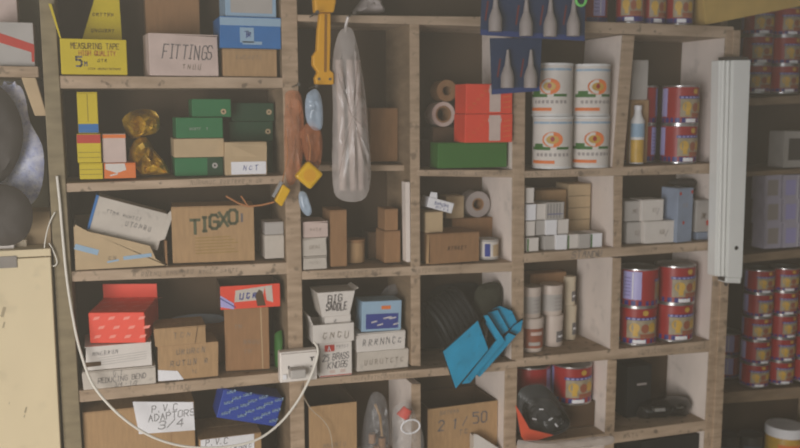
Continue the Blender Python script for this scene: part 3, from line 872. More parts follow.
# ---- bottom row
zb = on('L5', (84, 0, 292, 500))
b = bxs('carton', 'brown carton with a taped white paper notice at the bottom left', 'carton', (82, 407, 196, 512), D + .014, .15, KRAFT, base=zb, bevel=.002,
        marks=lambda mb, w, h, d: mb.line(w * .28, 0.005, w * .28, h * .98, -.0006, .0016, KRAFT2))
og = Vector((b.xc, D + .014, zb))
q = MB()
cs = [P(x, y, D + .013) - og for x, y in ((139, 434), (195, 430), (193, 402), (132.5, 401.5))]
q.prism([(p.x, p.z) for p in cs], -.0022, -.0010, PAPER)
cx, cz = sum(p.x for p in cs) / 4, sum(p.z for p in cs) / 4
q.write('P.V.C', cx + .0, cz + .021, .015, -.0026, INK, w=.11, slant=.1, width=.055); q.write('ADAPTORS', cx + .014, cz + .003, .015, -.0026, INK, w=.11, slant=.1, rot=.05, width=.1); q.write('3/4', cx + .012, cz - .017, .018, -.0026, INK, w=.1, slant=.2, width=.055)
q.build('paper_notice', b.root, label='white paper handwritten P.V.C ADAPTORS 3/4')
nb_ = bxs('carton', 'brown carton with a white handwritten label under the blue box at the bottom', 'carton', (200, 436, 262, 500), D + .006, .14, KRAFT, base=zb)
q = MB(); w_, h_ = nb_.w, nb_.h
q.box(-w_ * .48, w_ * .38, -.0016, -.0006, h_ * .7, h_ * .995, PAPER)
q.write('P.V.C', -w_ * .22, h_ * .93, .014, -.002, INK, w=.11, slant=.15); q.scrib(-.0, h_ * .79, .1, .013, -.002, INK, w=.11)
q.build('paper_label', nb_.root, label='white handwritten label')
yq = D + .03
a, c, e = P(224, 401.5, yq), P(283, 411, yq), P(214.5, 431, yq)
wl, ang = math.hypot(c.x - a.x, c.z - a.z), math.atan2(a.z - c.z, c.x - a.x)
dn = Vector((-math.sin(ang), 0, -math.cos(ang))); hh = .068
bb = thing('tilted_box', 'royal blue box with rows of slanting white print lying tilted at the bottom', 'box', a + dn * hh, (.0, ang, 0))
bb.location.z = max(bb.location.z, nb_.z1 + .001 + wl * math.sin(ang))
q = MB(); q.box(0, wl, 0, .08, 0, hh, RBLUE)
for r in range(5):
    for k in range(4):
        x, z = wl * (.06 + .27 * k + .11 * (r % 2)), hh * (.12 + .19 * r)
        if x < wl * .9:
            q.scrib(x + wl * .07, z + .006, wl * .15, .0055, -.0006, LBLUE, w=.3, rot=.4)
q.build('body', bb, .0015)
q = MB(); q.box(.001, wl - .001, .001, .079, hh + .0003, hh + .0015, RBLUE); q.build('lid', bb)
# ================================================================== MIDDLE BAYS
# ---- hanging in front of the post and the tall bay
def hang(name, label, cat, p):
    return thing(name, label, cat, p)
yh = D - .045
p = P(324, 18, yh); og = p.copy()
tl_ = hang('hand_tool', 'orange-yellow plastic tool with a long grooved handle hanging from the top board', 'tool', p)
def pz(pxs, Y, o):
    return [((P(x, y, Y) - o).x, (P(x, y, Y) - o).z) for x, y in pxs]
q = MB(); q.prism(pz([(316, 84.5), (334, 84.5), (334, 73), (330, 70), (331, 40), (331, 13), (320, 13), (318, 30), (317, 50), (313, 56), (313, 65), (318, 72), (315, 78)], yh, og), 0, .02, YEL2); q.build('body', tl_, .003)
q = MB(); a = pz([(324, 72), (326.5, 72), (327, 14), (324.5, 14)], yh, og); q.prism(a, -.0012, .0, mat('amber_groove', (150, 100, 30), .6, .1)); q.build('groove', tl_)
q = MB(); q.prism(pz([(315, 12.5), (334, 12.5), (336, 2), (334, -14), (316, -14), (314, 0)], yh, og), -.003, .024, YEL2); q.build('head', tl_, .004)
for sx, sy in ((319, 79), (330, 79)):
    a = P(sx, sy, yh) - og
    q = MB(); q.cyl(.003, -.0016, .0, (a.x, 0, a.z), 12, NAIL, 'y'); q.build('screw', tl_)
# long clear sleeve of pale rolls
yc = D - .03
pl_px = [(341, 30), (351, 28), (357, 44), (362, 70), (366, 100), (369, 140), (371, 175), (366, 197), (352, 202), (338, 198), (333, 186), (332, 150), (333, 110), (332, 70), (335, 45)]
cl = bag('plastic_sleeve', 'long clear plastic sleeve hanging full of pale rolls beside the yellow tool', 'bag', pl_px, yc, .028, CLEAR, nz=.012, seed=8, parts='sleeve')
lo = cl.location
q = MB()
for x0, x1, dy in ((339, 343, .0), (349, 353, -.006), (357, 361, .002)):
    a, b_ = P(x0, 60, yc) - lo, P(x1, 190, yc) - lo
    q.tube([(a.x, dy, a.z), ((a.x + b_.x) / 2, dy, (a.z + b_.z) / 2), (b_.x, dy, b_.z)], .0085, 12, PINKW)
q.build('contents', cl, label='pale rolls inside the clear sleeve')
q = MB(); a = P(346, 29, yc) - lo; q.tube([(a.x, 0, a.z - .006), (a.x - .002, -.006, a.z + .008), (a.x + .002, -.01, a.z + .026)], .004, 8, CLEAR); q.build('tied_top', cl)
# small pale packet
hp = bag('blister_packet', 'small pale bluish packet hanging below the yellow tool', 'packet', [(309, 92), (316, 89), (321, 97), (323, 112), (322, 128), (314, 130), (307, 122), (305, 108), (306, 97)], D - .035, .012, BLUTR, nz=.008, seed=9)
# orange cellophane strips
for k, (px, lb) in enumerate((([(286, 92), (299, 92), (303, 110), (304, 140), (300, 172), (290, 186), (285, 170), (284, 130), (285, 105)], 'crumpled orange cellophane packets hanging over the post, nearer the green files'),
                              ([(303, 128), (312, 122), (321, 132), (322, 155), (317, 170), (308, 164), (303, 150)], 'smaller orange cellophane packet hanging above the yellow cube'))):
    bag('cellophane_packet', lb, 'packet', px, D - .03 - .004 * k, .014, ORTRANS, nz=.014, seed=20 + k)
# yellow cube and the small tape measure
yk = D - .06
a, c, e = P(296.5, 178, yk), P(311, 163, yk), P(324, 177, yk)
cu = P(310, 190, yk)
s_ = (c - a).length
kb = hang('tape_measure', 'round-cornered yellow cube of a tape measure hanging at the middle post', 'tape measure', (cu.x, yk, cu.z))
q = MB(); q.xf = Matrix.Translation((0, 0, s_ * .70)) @ Matrix.Rotation(R(42), 4, 'Y'); q.box(-s_ / 2, s_ / 2, 0, .022, -s_ / 2, s_ / 2, YELT); q.build('case', kb, .006)
q = MB(); q.cyl(s_ * .3, -.0008, 0, (0, 0, s_ * .70), 20, YEL2, 'y'); q.build('face_disc', kb)
q = MB(); q.tube([(0, .0, s_ * 1.38), (.002, -.002, s_ * 1.38 + .03), (-.004, .0, s_ * 1.38 + .06)], .0012, 6, STRING); q.build('cord', kb)
c1 = P(281, 206, yk); 
kt = hang('tape_measure', 'small yellow tape measure with a silver edge dangling left of the yellow cube', 'tape measure', (c1.x, yk, c1.z))
og = Vector((c1.x, yk, c1.z))
q = MB(); q.prism(pz([(275, 201), (282, 207), (291, 190), (283, 184)], yk, og), 0, .016, YELT); q.build('case', kt, .003)
q = MB(); q.prism(pz([(272, 196), (274.5, 198), (283, 183), (281, 181)], yk, og), .002, .014, TIN); q.build('silver_edge', kt)
a = P(283, 183, yk) - og; b_ = P(287, 130, yk) - og
q = MB(); q.tube([a + Vector((0, .008, 0)), (a + b_) / 2 + Vector((.008, .01, 0)), b_ + Vector((0, .012, 0))], .0012, 6, STRING); q.build('cord', kt)
ps = [P(x, y, D - .012) for x, y in ((226, 196), (238, 203), (248, 206.5), (262, 205), (274, 202))]
q = MB(); q.tube(ps, .0022, 8, STRING)
q.tube([ps[2], P(244, 200, D - .012), P(241, 196, D - .012)], .0018, 8, STRING)
sg = q.build('orange_cord', shift=ps[2]); sg.location = ps[2]; tag(sg, 'orange-brown cord stretched across the front of the brown lettered carton', 'cord')
hb = bag('blue_sachet', 'small whitish blue sachet hanging under the yellow cube', 'packet', [(299, 193), (305, 192), (309, 200), (312, 212), (307, 216), (300, 207)], D - .04, .008, BLUTR, nz=.004, seed=31)

# ---- tall bay: brown box on the recessed board; boxes below
z1 = on('M1L', (302, 0, 405, 168), D + .05)
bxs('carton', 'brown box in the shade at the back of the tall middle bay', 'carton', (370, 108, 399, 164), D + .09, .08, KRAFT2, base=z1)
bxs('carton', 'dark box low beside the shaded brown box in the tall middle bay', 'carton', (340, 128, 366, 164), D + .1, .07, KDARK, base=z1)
bag('clear_pouch', 'grey clear pouch lying on the top board behind the clear sleeve', 'packet', [(352, 13.2), (358, 4), (366, -4), (378, -6), (382, 4), (384, 13), (368, 13.4)], D + .06, .03, GREYP, nz=.01, seed=33)
zb = on('M2', (302, 0, 405, 270))
def gr(mb, w, h, d):
    mb.scrib(0, h * .5, w * .5, h * .2, -.0006, INKF)
st = None
for i, (px, m, lb) in enumerate((((303, 256.5, 327, 270.5), WHITED, 'lowest'), ((302.5, 238, 327, 256), WHITED, 'middle'), ((303, 221.5, 328, 237.5), PINKW, 'topmost'))):
    st = bxs('small_box', f'dusty white box, {lb} of the stack of three beside the middle post', 'box', px, D + .006 + .003 * i, .09, m, base=zb if st is None else st.z1 + S0, marks=gr, warp=.002, group='white boxes beside the middle post')
bxs('carton', 'tall narrow brown box next to the stack of three white boxes', 'carton', (330.5, 210, 347, 268.5), D + .02, .08, KRAFT2, base=zb)
cy = fit((347.5, 240, 367, 268), D + .05, zb)
cr = thing('card_tube', 'short tan cardboard drum between the narrow brown boxes', 'drum', (cy.xc, D + .05, zb))
q = MB(); rr = cy.w / 2; q.cyl(rr, 0, cy.h - .008, (0, rr, 0), 28, KRAFT); q.build('body', cr, .001)
q = MB(); q.lathe([(rr - .002, cy.h - .0078), (rr + .0012, cy.h - .0078), (rr + .0012, cy.h), (1e-4, cy.h)], (0, rr, 0), 28, KRAFT2); q.build('lid', cr)
b = bxs('carton', 'dark brown box at the back between the drum and the two-box stack', 'carton', (368, 232, 384, 267), D + .1, .06, KDARK, base=zb)
b = bxs('small_box', 'reddish brown box under the smaller one beside the pale divider', 'box', (384.5, 231, 400.5, 266), D + .03, .07, KRAFT2, base=zb)
bxs('small_box', 'smaller reddish brown box on top of another beside the pale divider', 'box', (385, 209, 398, 230.5), D + .034, .06, KRAFT2, base=b.z1 + S0)

# ---- fourth row, first middle bay
zb = on('M3', (304, 0, 408, 378))
def knobs(mb, w, h, d):
    mb.rect(-w * .34, -w * .04, h * .74, h * .93, -.0006, INKR)
    mb.write('A', -.2 * w, h * .83, h * .12, -.001, PAPER, w=.2)
    mb.scrib(.2 * w, h * .86, w * .4, h * .09, -.0006, INK)
    mb.write('25 BRASS', .0, h * .58, h * .18, -.0006, INK, w=.12, slant=.15, rot=.05, width=w * .8)
    mb.write('KNOBS', .06 * w, h * .34, h * .18, -.0006, INK, w=.12, slant=.15, rot=.04, width=w * .6)
    for k in (-.1, .22):
        mb.rect(w * (k - .09), w * (k + .07), h * .1, h * .19, -.0006, PINKW)
    mb.line(-w / 2 + .002, h * .03, w / 2 - .002, h * .03, -.0006, .002, INKR)
b = bxs('carton', 'white box with a red emblem handwritten 25 BRASS KNOBS', 'carton', (319.5, 342, 352, 377), D + .0, .08, WHITEC, base=zb, marks=knobs)
b = open_carton('tray_box', 'white open tray with flared flap on the BRASS KNOBS box', 'carton', (313, 324, 354, 341.5), D - .004, .085, WHITEC, b.z1 + S0, flap=(0, .022, 0, 0), marks=lambda mb, w, h, d: mb.scrib(.05 * w, h * .4, w * .7, h * .4, -.0006, INKF))
# a lid board inside the tray carries the next box
b3 = bxs('small_box', 'little white box between the open tray and the flared white carton', 'box', (325, 315, 351, 338), D + .006, .065, WHITEC, base=b.z0 + .006, marks=lambda mb, w, h, d: mb.scrib(-w * .1, h * .75, w * .1, h * .14, -.0006, INK))
bs = fit((317, 291.5, 355, 314.5), D - .004, b3.z1 + S0)
sr_ = thing('flared_carton', 'white carton flaring upwards handwritten BIG SADDLE, topmost of its pile', 'carton', (bs.xc, D - .004, bs.z0))
w_, h_ = bs.w / 2, bs.h
q = MB(); q.hexa([(-w_ * .74, 0, 0), (w_ * .7, 0, 0), (w_ * .98, -.004, h_), (-w_, -.004, h_), (-w_ * .74, .003, 0), (w_ * .7, .003, 0), (w_ * .98, -.001, h_), (-w_, -.001, h_)], WHITEC)
q.write('BIG', -.1 * w_, h_ * .74, h_ * .28, -.0055, INK, w=.12, slant=.1); q.write('SADDLE', .0, h_ * .4, h_ * .3, -.0045, INK, w=.12, slant=.1, width=w_ * 1.05)
q.build('front_panel', sr_)
q = MB(); q.hexa([(-w_ * .74, .0035, 0), (w_ * .7, .0035, 0), (w_ * .98, .003, h_), (-w_, .003, h_), (-w_ * .74, .07, 0), (w_ * .7, .07, 0), (w_ * .98, .074, h_), (-w_, .074, h_)], WHITED); q.build('body', sr_)
q = MB(); q.hexa([(w_ * .99, .003, h_), (w_ * 1.0, .003, h_), (w_ * 1.22, .003, h_ + .004), (w_ * 1.2, .003, h_ + .006), (w_ * .99, .07, h_), (w_ * 1.0, .07, h_), (w_ * 1.22, .07, h_ + .004), (w_ * 1.2, .07, h_ + .006)], WHITED); q.build('flap', sr_)
b = bxs('carton', 'white handwritten box on the shelf under another, right of BRASS KNOBS', 'carton', (357, 350.5, 409, 371.5), D + .016, .1, WHITED, base=zb, marks=lambda mb, w, h, d: mb.scrib(.02 * w, h * .45, w * .8, h * .3, -.0006, INKF, seed=3), warp=.002)
b = bxs('carton', 'white handwritten box under the grey box with a blue label', 'carton', (357, 332, 405, 350), D + .014, .1, WHITEC, base=b.z1 + S0, marks=lambda mb, w, h, d: mb.scrib(.02 * w, h * .5, w * .85, h * .36, -.0006, INK, seed=8), warp=.002)
def bluel(mb, w, h, d):
    mb.rect(-w * .4, w * .42, h * .08, h * .58, -.0006, INKB)
    for (x, z, s) in ((-.25, .3, .02), (.05, .42, .03), (.2, .4, .025), (.3, .2, .02), (-.1, .2, .02)):
        mb.line(w * x, h * z, w * x + s * .6, h * z + .003, -.001, .003, WHITEC)
    mb.rect(-w * .02, w * .22, h * .72, h * .84, -.0006, ORANGE)
bxs('carton', 'pale grey box with a bright blue label leaning back on the white boxes', 'carton', (361.5, 301, 401, 331.5), D + .02, .06, LBLUE, base=b.z1 + S0, marks=bluel, rx=-.0, ry=.03, flaps=False)
bag('film_pouch', 'crumpled clear film pouch in the shade above the blue labelled box', 'packet', [(380, 296), (388, 286), (398, 284), (406, 290), (407, 302), (404, 316), (392, 318), (382, 312)], D + .11, .02, CLEARD, nz=.016, seed=36)

# ---- bottom row
zb = on('M4', (306, 0, 408, 478))
open_carton('open_carton', 'open brown carton with dark inside in the bottom row beside the post', 'carton', (306, 404.5, 357, 478), D + .01, .15, KRAFT, zb, inner=KDARK, flap=(0, .03, 0, .0),  # inner card darkened to hold the shade inside
            marks=lambda mb, w, h, d: mb.scrib(.02 * w, h * .42, w * .5, .012, -.0006, INKF))
bc = bag('clear_bag', 'clear plastic bag with brown fittings in the bottom row', 'bag', [(362, 430), (368, 402), (374, 392), (384, 396), (388, 412), (389, 440), (390, 474), (376, 478), (362, 474)], D + .055, .03, CLEARD, nz=.012, seed=40, parts='bag', zmin=zb)
lo = bc.location
q = MB(); q.tube([P(375, 404, D + .055) - lo, P(380, 416, D + .05) - lo, P(382, 436, D + .05) - lo], .003, 8, KRAFT)
for (x, y) in ((372, 438), (382, 442), (377, 450), (384, 453)):
    a = P(x, y, D + .055) - lo
    q.lathe([(.006, -.012), (.009, -.012), (.009, .012), (.006, .012)], tuple(a), 14, KRAFT2)
q.build('fittings', bc, label='brown fittings inside the bag')
bc = bag('clear_bag', 'clear plastic bag with a red cap and white ring in the bottom row', 'bag', [(392, 418), (398, 404), (408, 402), (416, 416), (424, 440), (421, 474), (404, 478), (395, 470)], D - .034, .026, CLEARD, nz=.016, seed=44, parts='bag')
lo = bc.location
q = MB(); a = P(405, 413, D - .034) - lo; q.xf = Matrix.Translation(a) @ Matrix.Rotation(.6, 4, 'Y'); q.lathe([(1e-4, .012), (.012, .012), (.017, -.012), (1e-4, -.014)], (0, 0, 0), 18, RED); q.build('red_cap', bc, label='red cap')
q = MB(); a = P(410, 426, D - .058) - lo
q.tube([(a.x + .0235 * math.cos(t), a.y - .004, a.z + .017 * math.sin(t)) for t in [2 * math.pi * k / 24 for k in range(25)]], .0022, 8, PAPER, cap=False); q.build('white_ring', bc, label='white plastic ring')

# ---- second middle bay
zb = on('M1', (424, 0, 508, 170))
g = bxs('carton', 'flat leaf-green box under the red boxes', 'carton', (438, 142.5, 507, 168.8), D + .012, .055, GREEN2, base=zb, flaps=True)
def redw(mb, w, h, d):
    mb.rect(-w * .0, w * .24, h * .06, h * .96, -.0006, PINKW)
    mb.rect(-w * .02, w * .26, h * .72, h * .84, -.0008, PINKW)
    for k in range(5):
        mb.scrib(-w * (.4 - .08 * k), h * (.2 + .14 * k), w * .08, h * .1, -.0006, ORANGE)
    for k in range(4):
        mb.line(w * .3, h * (.2 + .18 * k), w * .46, h * (.24 + .18 * k), -.0006, .002, ORANGE)
b = bxs('carton', 'red box with a pale middle panel on the green box', 'carton', (465, 114, 512.5, 142.5), D - .016, .07, RED, base=g.z1 + S0, marks=redw, rz=-.0, flaps=False)
b = bxs('carton', 'red box stacked on another red box behind the blue hanging card', 'carton', (466, 84, 512.5, 113), D - .016, .07, RED, base=b.z1 + S0, marks=redw, rz=-.0, flaps=False)
def roll(px, Y, base, name, label, m, cat='roll', axis='y', L=.04, hole=.55):
    f_ = fit(px, Y, base)
    r = min(f_.w, f_.h) / 2
    root = thing(name, label, cat, (f_.xc, Y, f_.z0))
    q = MB(); q.lathe([(r * hole, 0), (r, 0), (r, L), (r * hole, L), (r * hole, 0)], (0, 0, r), 28, m, 'y'); q.build('roll', root)
    q = MB(); q.lathe([(r * hole * .78, .001), (r * hole * .99, .001), (r * hole * .99, L - .001), (r * hole * .78, L - .001), (r * hole * .78, .001)], (0, 0, r), 24, KRAFT2, 'y'); q.build('core', root)
    f_.r = r; f_.ztop = f_.z0 + 2 * r
    f_.root = root
    return f_
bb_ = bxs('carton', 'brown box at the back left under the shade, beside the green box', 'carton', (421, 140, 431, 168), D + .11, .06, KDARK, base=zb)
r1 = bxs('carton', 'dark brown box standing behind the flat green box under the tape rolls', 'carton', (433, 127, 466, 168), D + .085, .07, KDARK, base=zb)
r1 = roll((432, 101, 455, 126.5), D + .09, r1.z1 + S0, 'tape_roll', 'whitish tape roll standing behind the green box beside the red boxes', PINKW, L=.05, hole=.7)
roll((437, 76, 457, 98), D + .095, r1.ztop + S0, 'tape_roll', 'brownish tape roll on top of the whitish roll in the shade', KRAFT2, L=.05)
# ---- second middle bay, row below
zb = on('M2', (424, 0, 510, 262))
def br(mb, w, h, d):
    mb.scrib(.05 * w, h * .5, w * .4, h * .14, -.0006, KDARK, w=.16)
b = bxs('carton', 'brown carton on the shelf with a paper tag and pale box on it', 'carton', (429, 233, 480, 262), D + .01, .1, KRAFT2, base=zb, marks=br, rz=.06)
q = MB(); q.hexa([(-b.w / 2 - .012, -.006, .004), (-b.w / 2 - .006, -.008, .004), (-b.w / 2 - .001, -.001, b.h), (-b.w / 2 - .008, -.002, b.h), (-b.w / 2 - .010, .0, .004), (-b.w / 2 - .004, -.002, .004), (-b.w / 2, .004, b.h), (-b.w / 2 - .006, .004, b.h)], KRAFT); q.build('side_flap', b.root)
b2 = bxs('small_box', 'pale tan box on the brown carton under the tilted paper tag', 'box', (425.5, 212, 443, 232), D + .026, .06, TAN, base=b.z1 + S0)
yt_ = D + .02
pg = P(428, 210, yt_)
sl = thing('paper_packet', 'white paper packet with dark handwriting tilted on the pale tan box', 'packet', (pg.x, yt_ + .008, b2.z1 + S0 + .012), (0, .28, 0))
q = MB(); q.box(0, .068, 0, .05, 0, .026, PAPER); q.scrib(.036, .015, .04, .008, -.0006, INKB, w=.14); q.scrib(.04, .006, .036, .006, -.0006, INKB, w=.14); q.build('body', sl, .002)
q = MB(); q.hexa([(-.001, -.001, .0262), (.02, -.001, .0262), (.016, -.001, .04), (.0, -.001, .038), (-.001, .001, .0262), (.02, .001, .0262), (.016, .001, .04), (.0, .001, .038)], PAPER); q.build('raised_flap', sl)
bk_ = bxs('carton', 'dark brown carton at the back under the two dim tape rolls', 'carton', (452, 218, 500, 262), D + .115, .06, KRAFT2, base=zb)
roll((466, 190, 490, 216), D + .12, bk_.z1 + S0, 'tape_roll', 'dim greyish tape roll upright on the back carton above the small tin', GREYP, L=.05, hole=.5)
roll((492, 196, 510, 216), D + .13, bk_.z1 + S0, 'tape_roll', 'small tan tape roll on the back carton close to the pale divider', TAN, L=.04)
bxs('small_box', 'dim tan box standing on the back carton beside the paper packet', 'box', (446, 196, 464, 217), D + .12, .05, TAN, base=bk_.z1 + S0)
sc_ = fit((482, 240, 502.5, 262), D + .02, zb); rr = sc_.w / 2
tr2 = thing('small_tin', 'small white and tan tin on the shelf right of the brown carton', 'tin', (sc_.xc, D + .02 + rr, zb))
q = MB(); q.lathe([(1e-4, 0), (rr * .97, 0), (rr, .002), (rr * .96, .004), (rr * .96, sc_.h - .004), (rr, sc_.h - .002), (rr * .97, sc_.h), (rr * .9, sc_.h), (rr * .88, sc_.h - .003), (1e-4, sc_.h - .003)], (0, 0, 0), 28, GREYW); q.build('body', tr2)
q = MB(); q.patch(rr * .965, -80, 80, .006, sc_.h - .006, WHITEC, 12); q.patch(rr * .972, 5, 60, .008, sc_.h * .75, TAN, 6); q.patch(rr * .972, -40, -10, .008, sc_.h * .8, INKB, 4); q.build('label', tr2, label='white label with blue and tan print')

# ---- black rubber and turquoise packets
zb = on('M3', (424, 0, 500, 370))
pc = P(453, 330, D + .075)
R0 = .075
hc = thing('rubber_hose', 'coil of black rubber hose filling the dark bay behind the turquoise packets', 'hose', (pc.x, pc.y, zb))
path = []
N = 7
for k in range(N * 28 + 1):
    t = 2 * math.pi * k / 28
    u = -.05 + .10 * k / (N * 28)
    v = Vector((u, R0 * .75 * math.cos(t), R0 * math.sin(t)))
    v = Matrix.Rotation(R(-26), 3, 'Y') @ v
    path.append(v)
zl = min(p.z for p in path) - .008
path = [p + Vector((0, 0, -zl)) for p in path]
q = MB(); q.tube(path, .0078, 8, BLACK); q.build('coil', hc)
q = MB(); e = path[-1]; q.tube([e, e + Vector((.0, -.02, .02)), e + Vector((-.01, -.04, .03))], [.0078, .0085, .0085], 10, DKGREY); q.build('hose_end', hc)
bag('rubber_boot', 'dark olive rounded rubber boot lying on top at the right of the dark bay', 'boot', [(474, 300), (478, 287), (490, 282), (503, 284), (511, 297), (510, 309), (500, 314), (486, 317), (477, 318)], D + .06, .03, OLIVEB, nz=.006, seed=51)
bag('black_bag', 'black plastic bag heaped on the shelf behind the turquoise packets', 'bag', [(487, 344), (489, 326), (495, 320), (503, 322), (511, 340), (512, 361), (500, 362.5), (488, 364)], D + .035, .026, BLACKP, nz=.01, seed=52, zmin=zb)
bag('black_bag', 'large black plastic bag standing across the back of the dark bay behind the hose', 'bag', [(424, 364), (423, 330), (426, 300), (438, 286), (462, 283), (486, 284), (500, 300), (505, 330), (506, 362), (470, 364)], D + .165, .012, BLACK, nz=.004, seed=53, zmin=zb)
pk = [  # outline px, Y
 ([(443.5, 352), (456, 388.5), (488.5, 349.5), (478, 321)], D - .075, 'large front turquoise packet hanging lowest over the shelf edge'),
 ([(470, 383), (462, 384), (497, 340), (484, 316), (488, 315), (505, 341)], D - .06, 'turquoise packet just behind the large front one, its edge showing'),
 ([(474, 372), (480, 377), (516, 336), (509, 333)], D - .05, 'turquoise packet lowest right of the fan, a narrow strip'),
 ([(486, 324), (496, 340), (509, 330), (498, 310), (488, 313)], D - .036, 'turquoise packet in the upper middle of the fan'),
 ([(492, 310), (503, 330), (519, 326), (512, 311), (500, 306)], D - .022, 'upper turquoise packet furthest back in the fan'),
 ([(502, 343), (498, 351), (521, 331), (523, 320), (514, 326)], D - .03, 'small turquoise packet at the right edge of the fan beside the tubs'),
]
for px, Y, lb in pk:
    a = outline(px, Y); cx = sum(t[0] for t in a) / len(a); zz = min(t[1] for t in a)
    rt = thing('card_packet', lb, 'packet', (cx, Y, zz), group='turquoise packets fanned over the shelf edge')
    a = [(x - cx, z - zz) for x, z in a]
    q = MB(); q.prism(a, 0, .004, CYAN); q.build('card', rt, .0008)
    c0 = (sum(t[0] for t in a) / len(a), sum(t[1] for t in a) / len(a))
    q = MB(); q.prism([(c0[0] + (x - c0[0]) * 1.04 + .001, c0[1] + (z - c0[1]) * 1.04 + .001) for x, z in a], .0043, .009, BLACK); q.build('rubber_filling', rt, label='black rubber filling')
# ---- open carton below
zb = on('M4', (424, 0, 500, 474))
open_carton('open_carton', 'open brown carton with big handwritten numbers under the turquoise packets', 'carton', (427.5, 405, 498, 476), D + .034, .14, KRAFT, zb, inner=KDARK, rz=.03, flap=(0, 0, .0, 0),  # inside shade put into the inner card colour
            marks=lambda mb, w, h, d: (mb.write('2 1', -.22 * w, h * .66, .026, -.0006, INK, w=.14, slant=.1), mb.write('50', .24 * w, h * .72, .028, -.0006, INK, w=.13), mb.write('/', .02 * w, h * .7, .022, -.0006, INK, w=.12), mb.scrib(-.2 * w, h * .9, w * .28, .01, -.0006, INKF, w=.15), mb.scrib(.0, h * .5, w * .16, .016, -.0006, INK)))
yw = D + .003
wf = P(474, 434, yw)
e1 = P(505, 452, yw)
hx = bounds(wf.x + .03, zb, zb + .05)[1] - wf.x - .001
wb = thing('white_carton', 'white carton corner poking up at the bottom edge before the open carton', 'carton', (wf.x, yw, zb))
dz = wf.z - zb
sl_ = (wf.z - e1.z) / (e1.x - wf.x)
q = MB(); q.prism([(0, 0), (hx, 0), (hx, max(.006, dz - sl_ * hx)), (.010, dz - .003), (0, dz)], 0, .003, WHITEC); q.build('front_panel', wb)
q = MB(); q.prism([(0, 0), (hx, 0), (hx, max(.004, dz - sl_ * hx - .006)), (0, dz - .006)], .0035, .026, WHITED); q.build('body', wb)

# ---- blue cards of glue tubes
def card(px, Y, tubes, label, m, lower=False):
    a = [P(x, y, Y) for x, y in px]
    cx = (a[0].x + a[1].x) / 2
    org = Vector((cx, Y, a[0].z))
    root = thing('glue_card', label, 'card', org)
    q = MB(); q.prism([((p - org).x, (p - org).z) for p in a], 0, .002, m); q.build('card', root)
    q = MB()
    y0 = (a[0] - org), (a[1] - org)
    q.hexa([(y0[0].x, -.0006, y0[0].z), (y0[1].x, -.0006, y0[1].z), (y0[1].x, -.0006, y0[1].z + .012), (y0[0].x, -.0006, y0[0].z + .012), (y0[0].x, -.0001, y0[0].z), (y0[1].x, -.0001, y0[1].z), (y0[1].x, -.0001, y0[1].z + .012), (y0[0].x, -.0001, y0[0].z + .012)], mat('dull_blue_print', (30, 60, 120), .5, .1, 20)); q.build('printed_band', root)
    for (tx, yt, yb) in tubes:
        t, b_ = P(tx, yt, Y) - org, P(tx, yb, Y) - org
        L = t.z - b_.z
        q = MB(); q.lathe([(1e-4, 0), (.0155, 0), (.0158, .3 * L), (.013, .42 * L), (.0075, .58 * L)], (b_.x, -.012, b_.z), 16, GREYP); tb_ = q.build('tube', root)
        o_ = q
        q = MB(); q.lathe([(.0072, .585 * L), (.0055, .75 * L), (.0025, L), (1e-4, L)], (b_.x, -.012, b_.z), 14, GREYP); q.build('nozzle', tb_)
        q = MB(); q.line(b_.x - .02, b_.z + .3 * L, b_.x - .014, b_.z + .75 * L, -.0008, .004, DRED); q.build('red_mark', root)
yc2 = D - .075
card([(480.5, 35), (584.5, 41), (586, -20), (482, -20)], yc2, [(493, -8, 32), (523.5, -4, 36.5), (547.5, -4, 37), (570.5, -4, 36.5)], 'dark blue hanging card with four grey pointed glue tubes at the top', NAVY)
card([(492, 94.5), (539.5, 91), (542, 38), (490, 38)], yc2 + .03, [(505, 50, 88), (528, 50, 88)], 'dark blue hanging card with two grey pointed glue tubes in front of the red boxes', NAVY)
rg = P(581, 0, yc2 - .02)
q = MB(); r_ = .013
q.tube([(r_ * math.cos(t), 0, r_ * math.sin(t)) for t in [2 * math.pi * k / 24 for k in range(25)]], .0035, 10, LGREEN, cap=False)
o = q.build('green_ring'); o.location = rg; tag(o, 'light green plastic ring hanging at the top by the blue glue cards', 'ring')

# ---- socket, cable and twine
ys = D - .012
a, b_ = P(280, 383, ys - .02), P(317, 349, ys - .02)
so = thing('power_socket', 'white plastic double power socket fixed on the middle post', 'socket', (a.x, ys, a.z))
wS, hS = b_.x - a.x, b_.z - a.z
q = MB(); q.box(0, wS, -.022, .004, 0, hS, SOCK); q.build('back_box', so, .003)
q = MB(); q.box(.003, wS - .003, -.027, -.0225, .004, hS - .004, SOCK); q.box(wS * .2, wS * .2 + .004, -.0276, -.0269, hS * .44, hS * .56, DKHOLE); q.box(wS * .78, wS * .78 + .012, -.0276, -.0269, hS * .76, hS * .79, DKHOLE); q.box(wS * .82, wS * .82 + .004, -.0276, -.0269, hS * .66, hS * .76, DKHOLE); q.box(wS * .8, wS * .84, -.0276, -.0269, hS * .46, hS * .5, DKHOLE); fp_ = q.build('face_plate', so, .001)
q = MB(); q.box(wS * .2, wS * .62, -.055, -.0275, hS * .22, hS * .52, GREYW); q.build('plug', so, .004, label='dusty plug pushed into the socket')
q = MB(); q.box(wS * .06, wS * .16, -.031, -.0275, hS * .14, hS * .3, PAPER); q.build('switch', fp_, .001)
def ctr(pts, sub=6):
    out = []
    for i in range(len(pts) - 1):
        a, b, c, d = pts[max(i - 1, 0)], pts[i], pts[i + 1], pts[min(i + 2, len(pts) - 1)]
        for k in range(sub):
            t = k / sub
            out.append(.5 * ((2 * b) + (c - a) * t + (2 * a - 5 * b + 4 * c - d) * t * t + (3 * b - a - 3 * c + d) * t ** 3))
    return out + [pts[-1]]
yk = D - .045
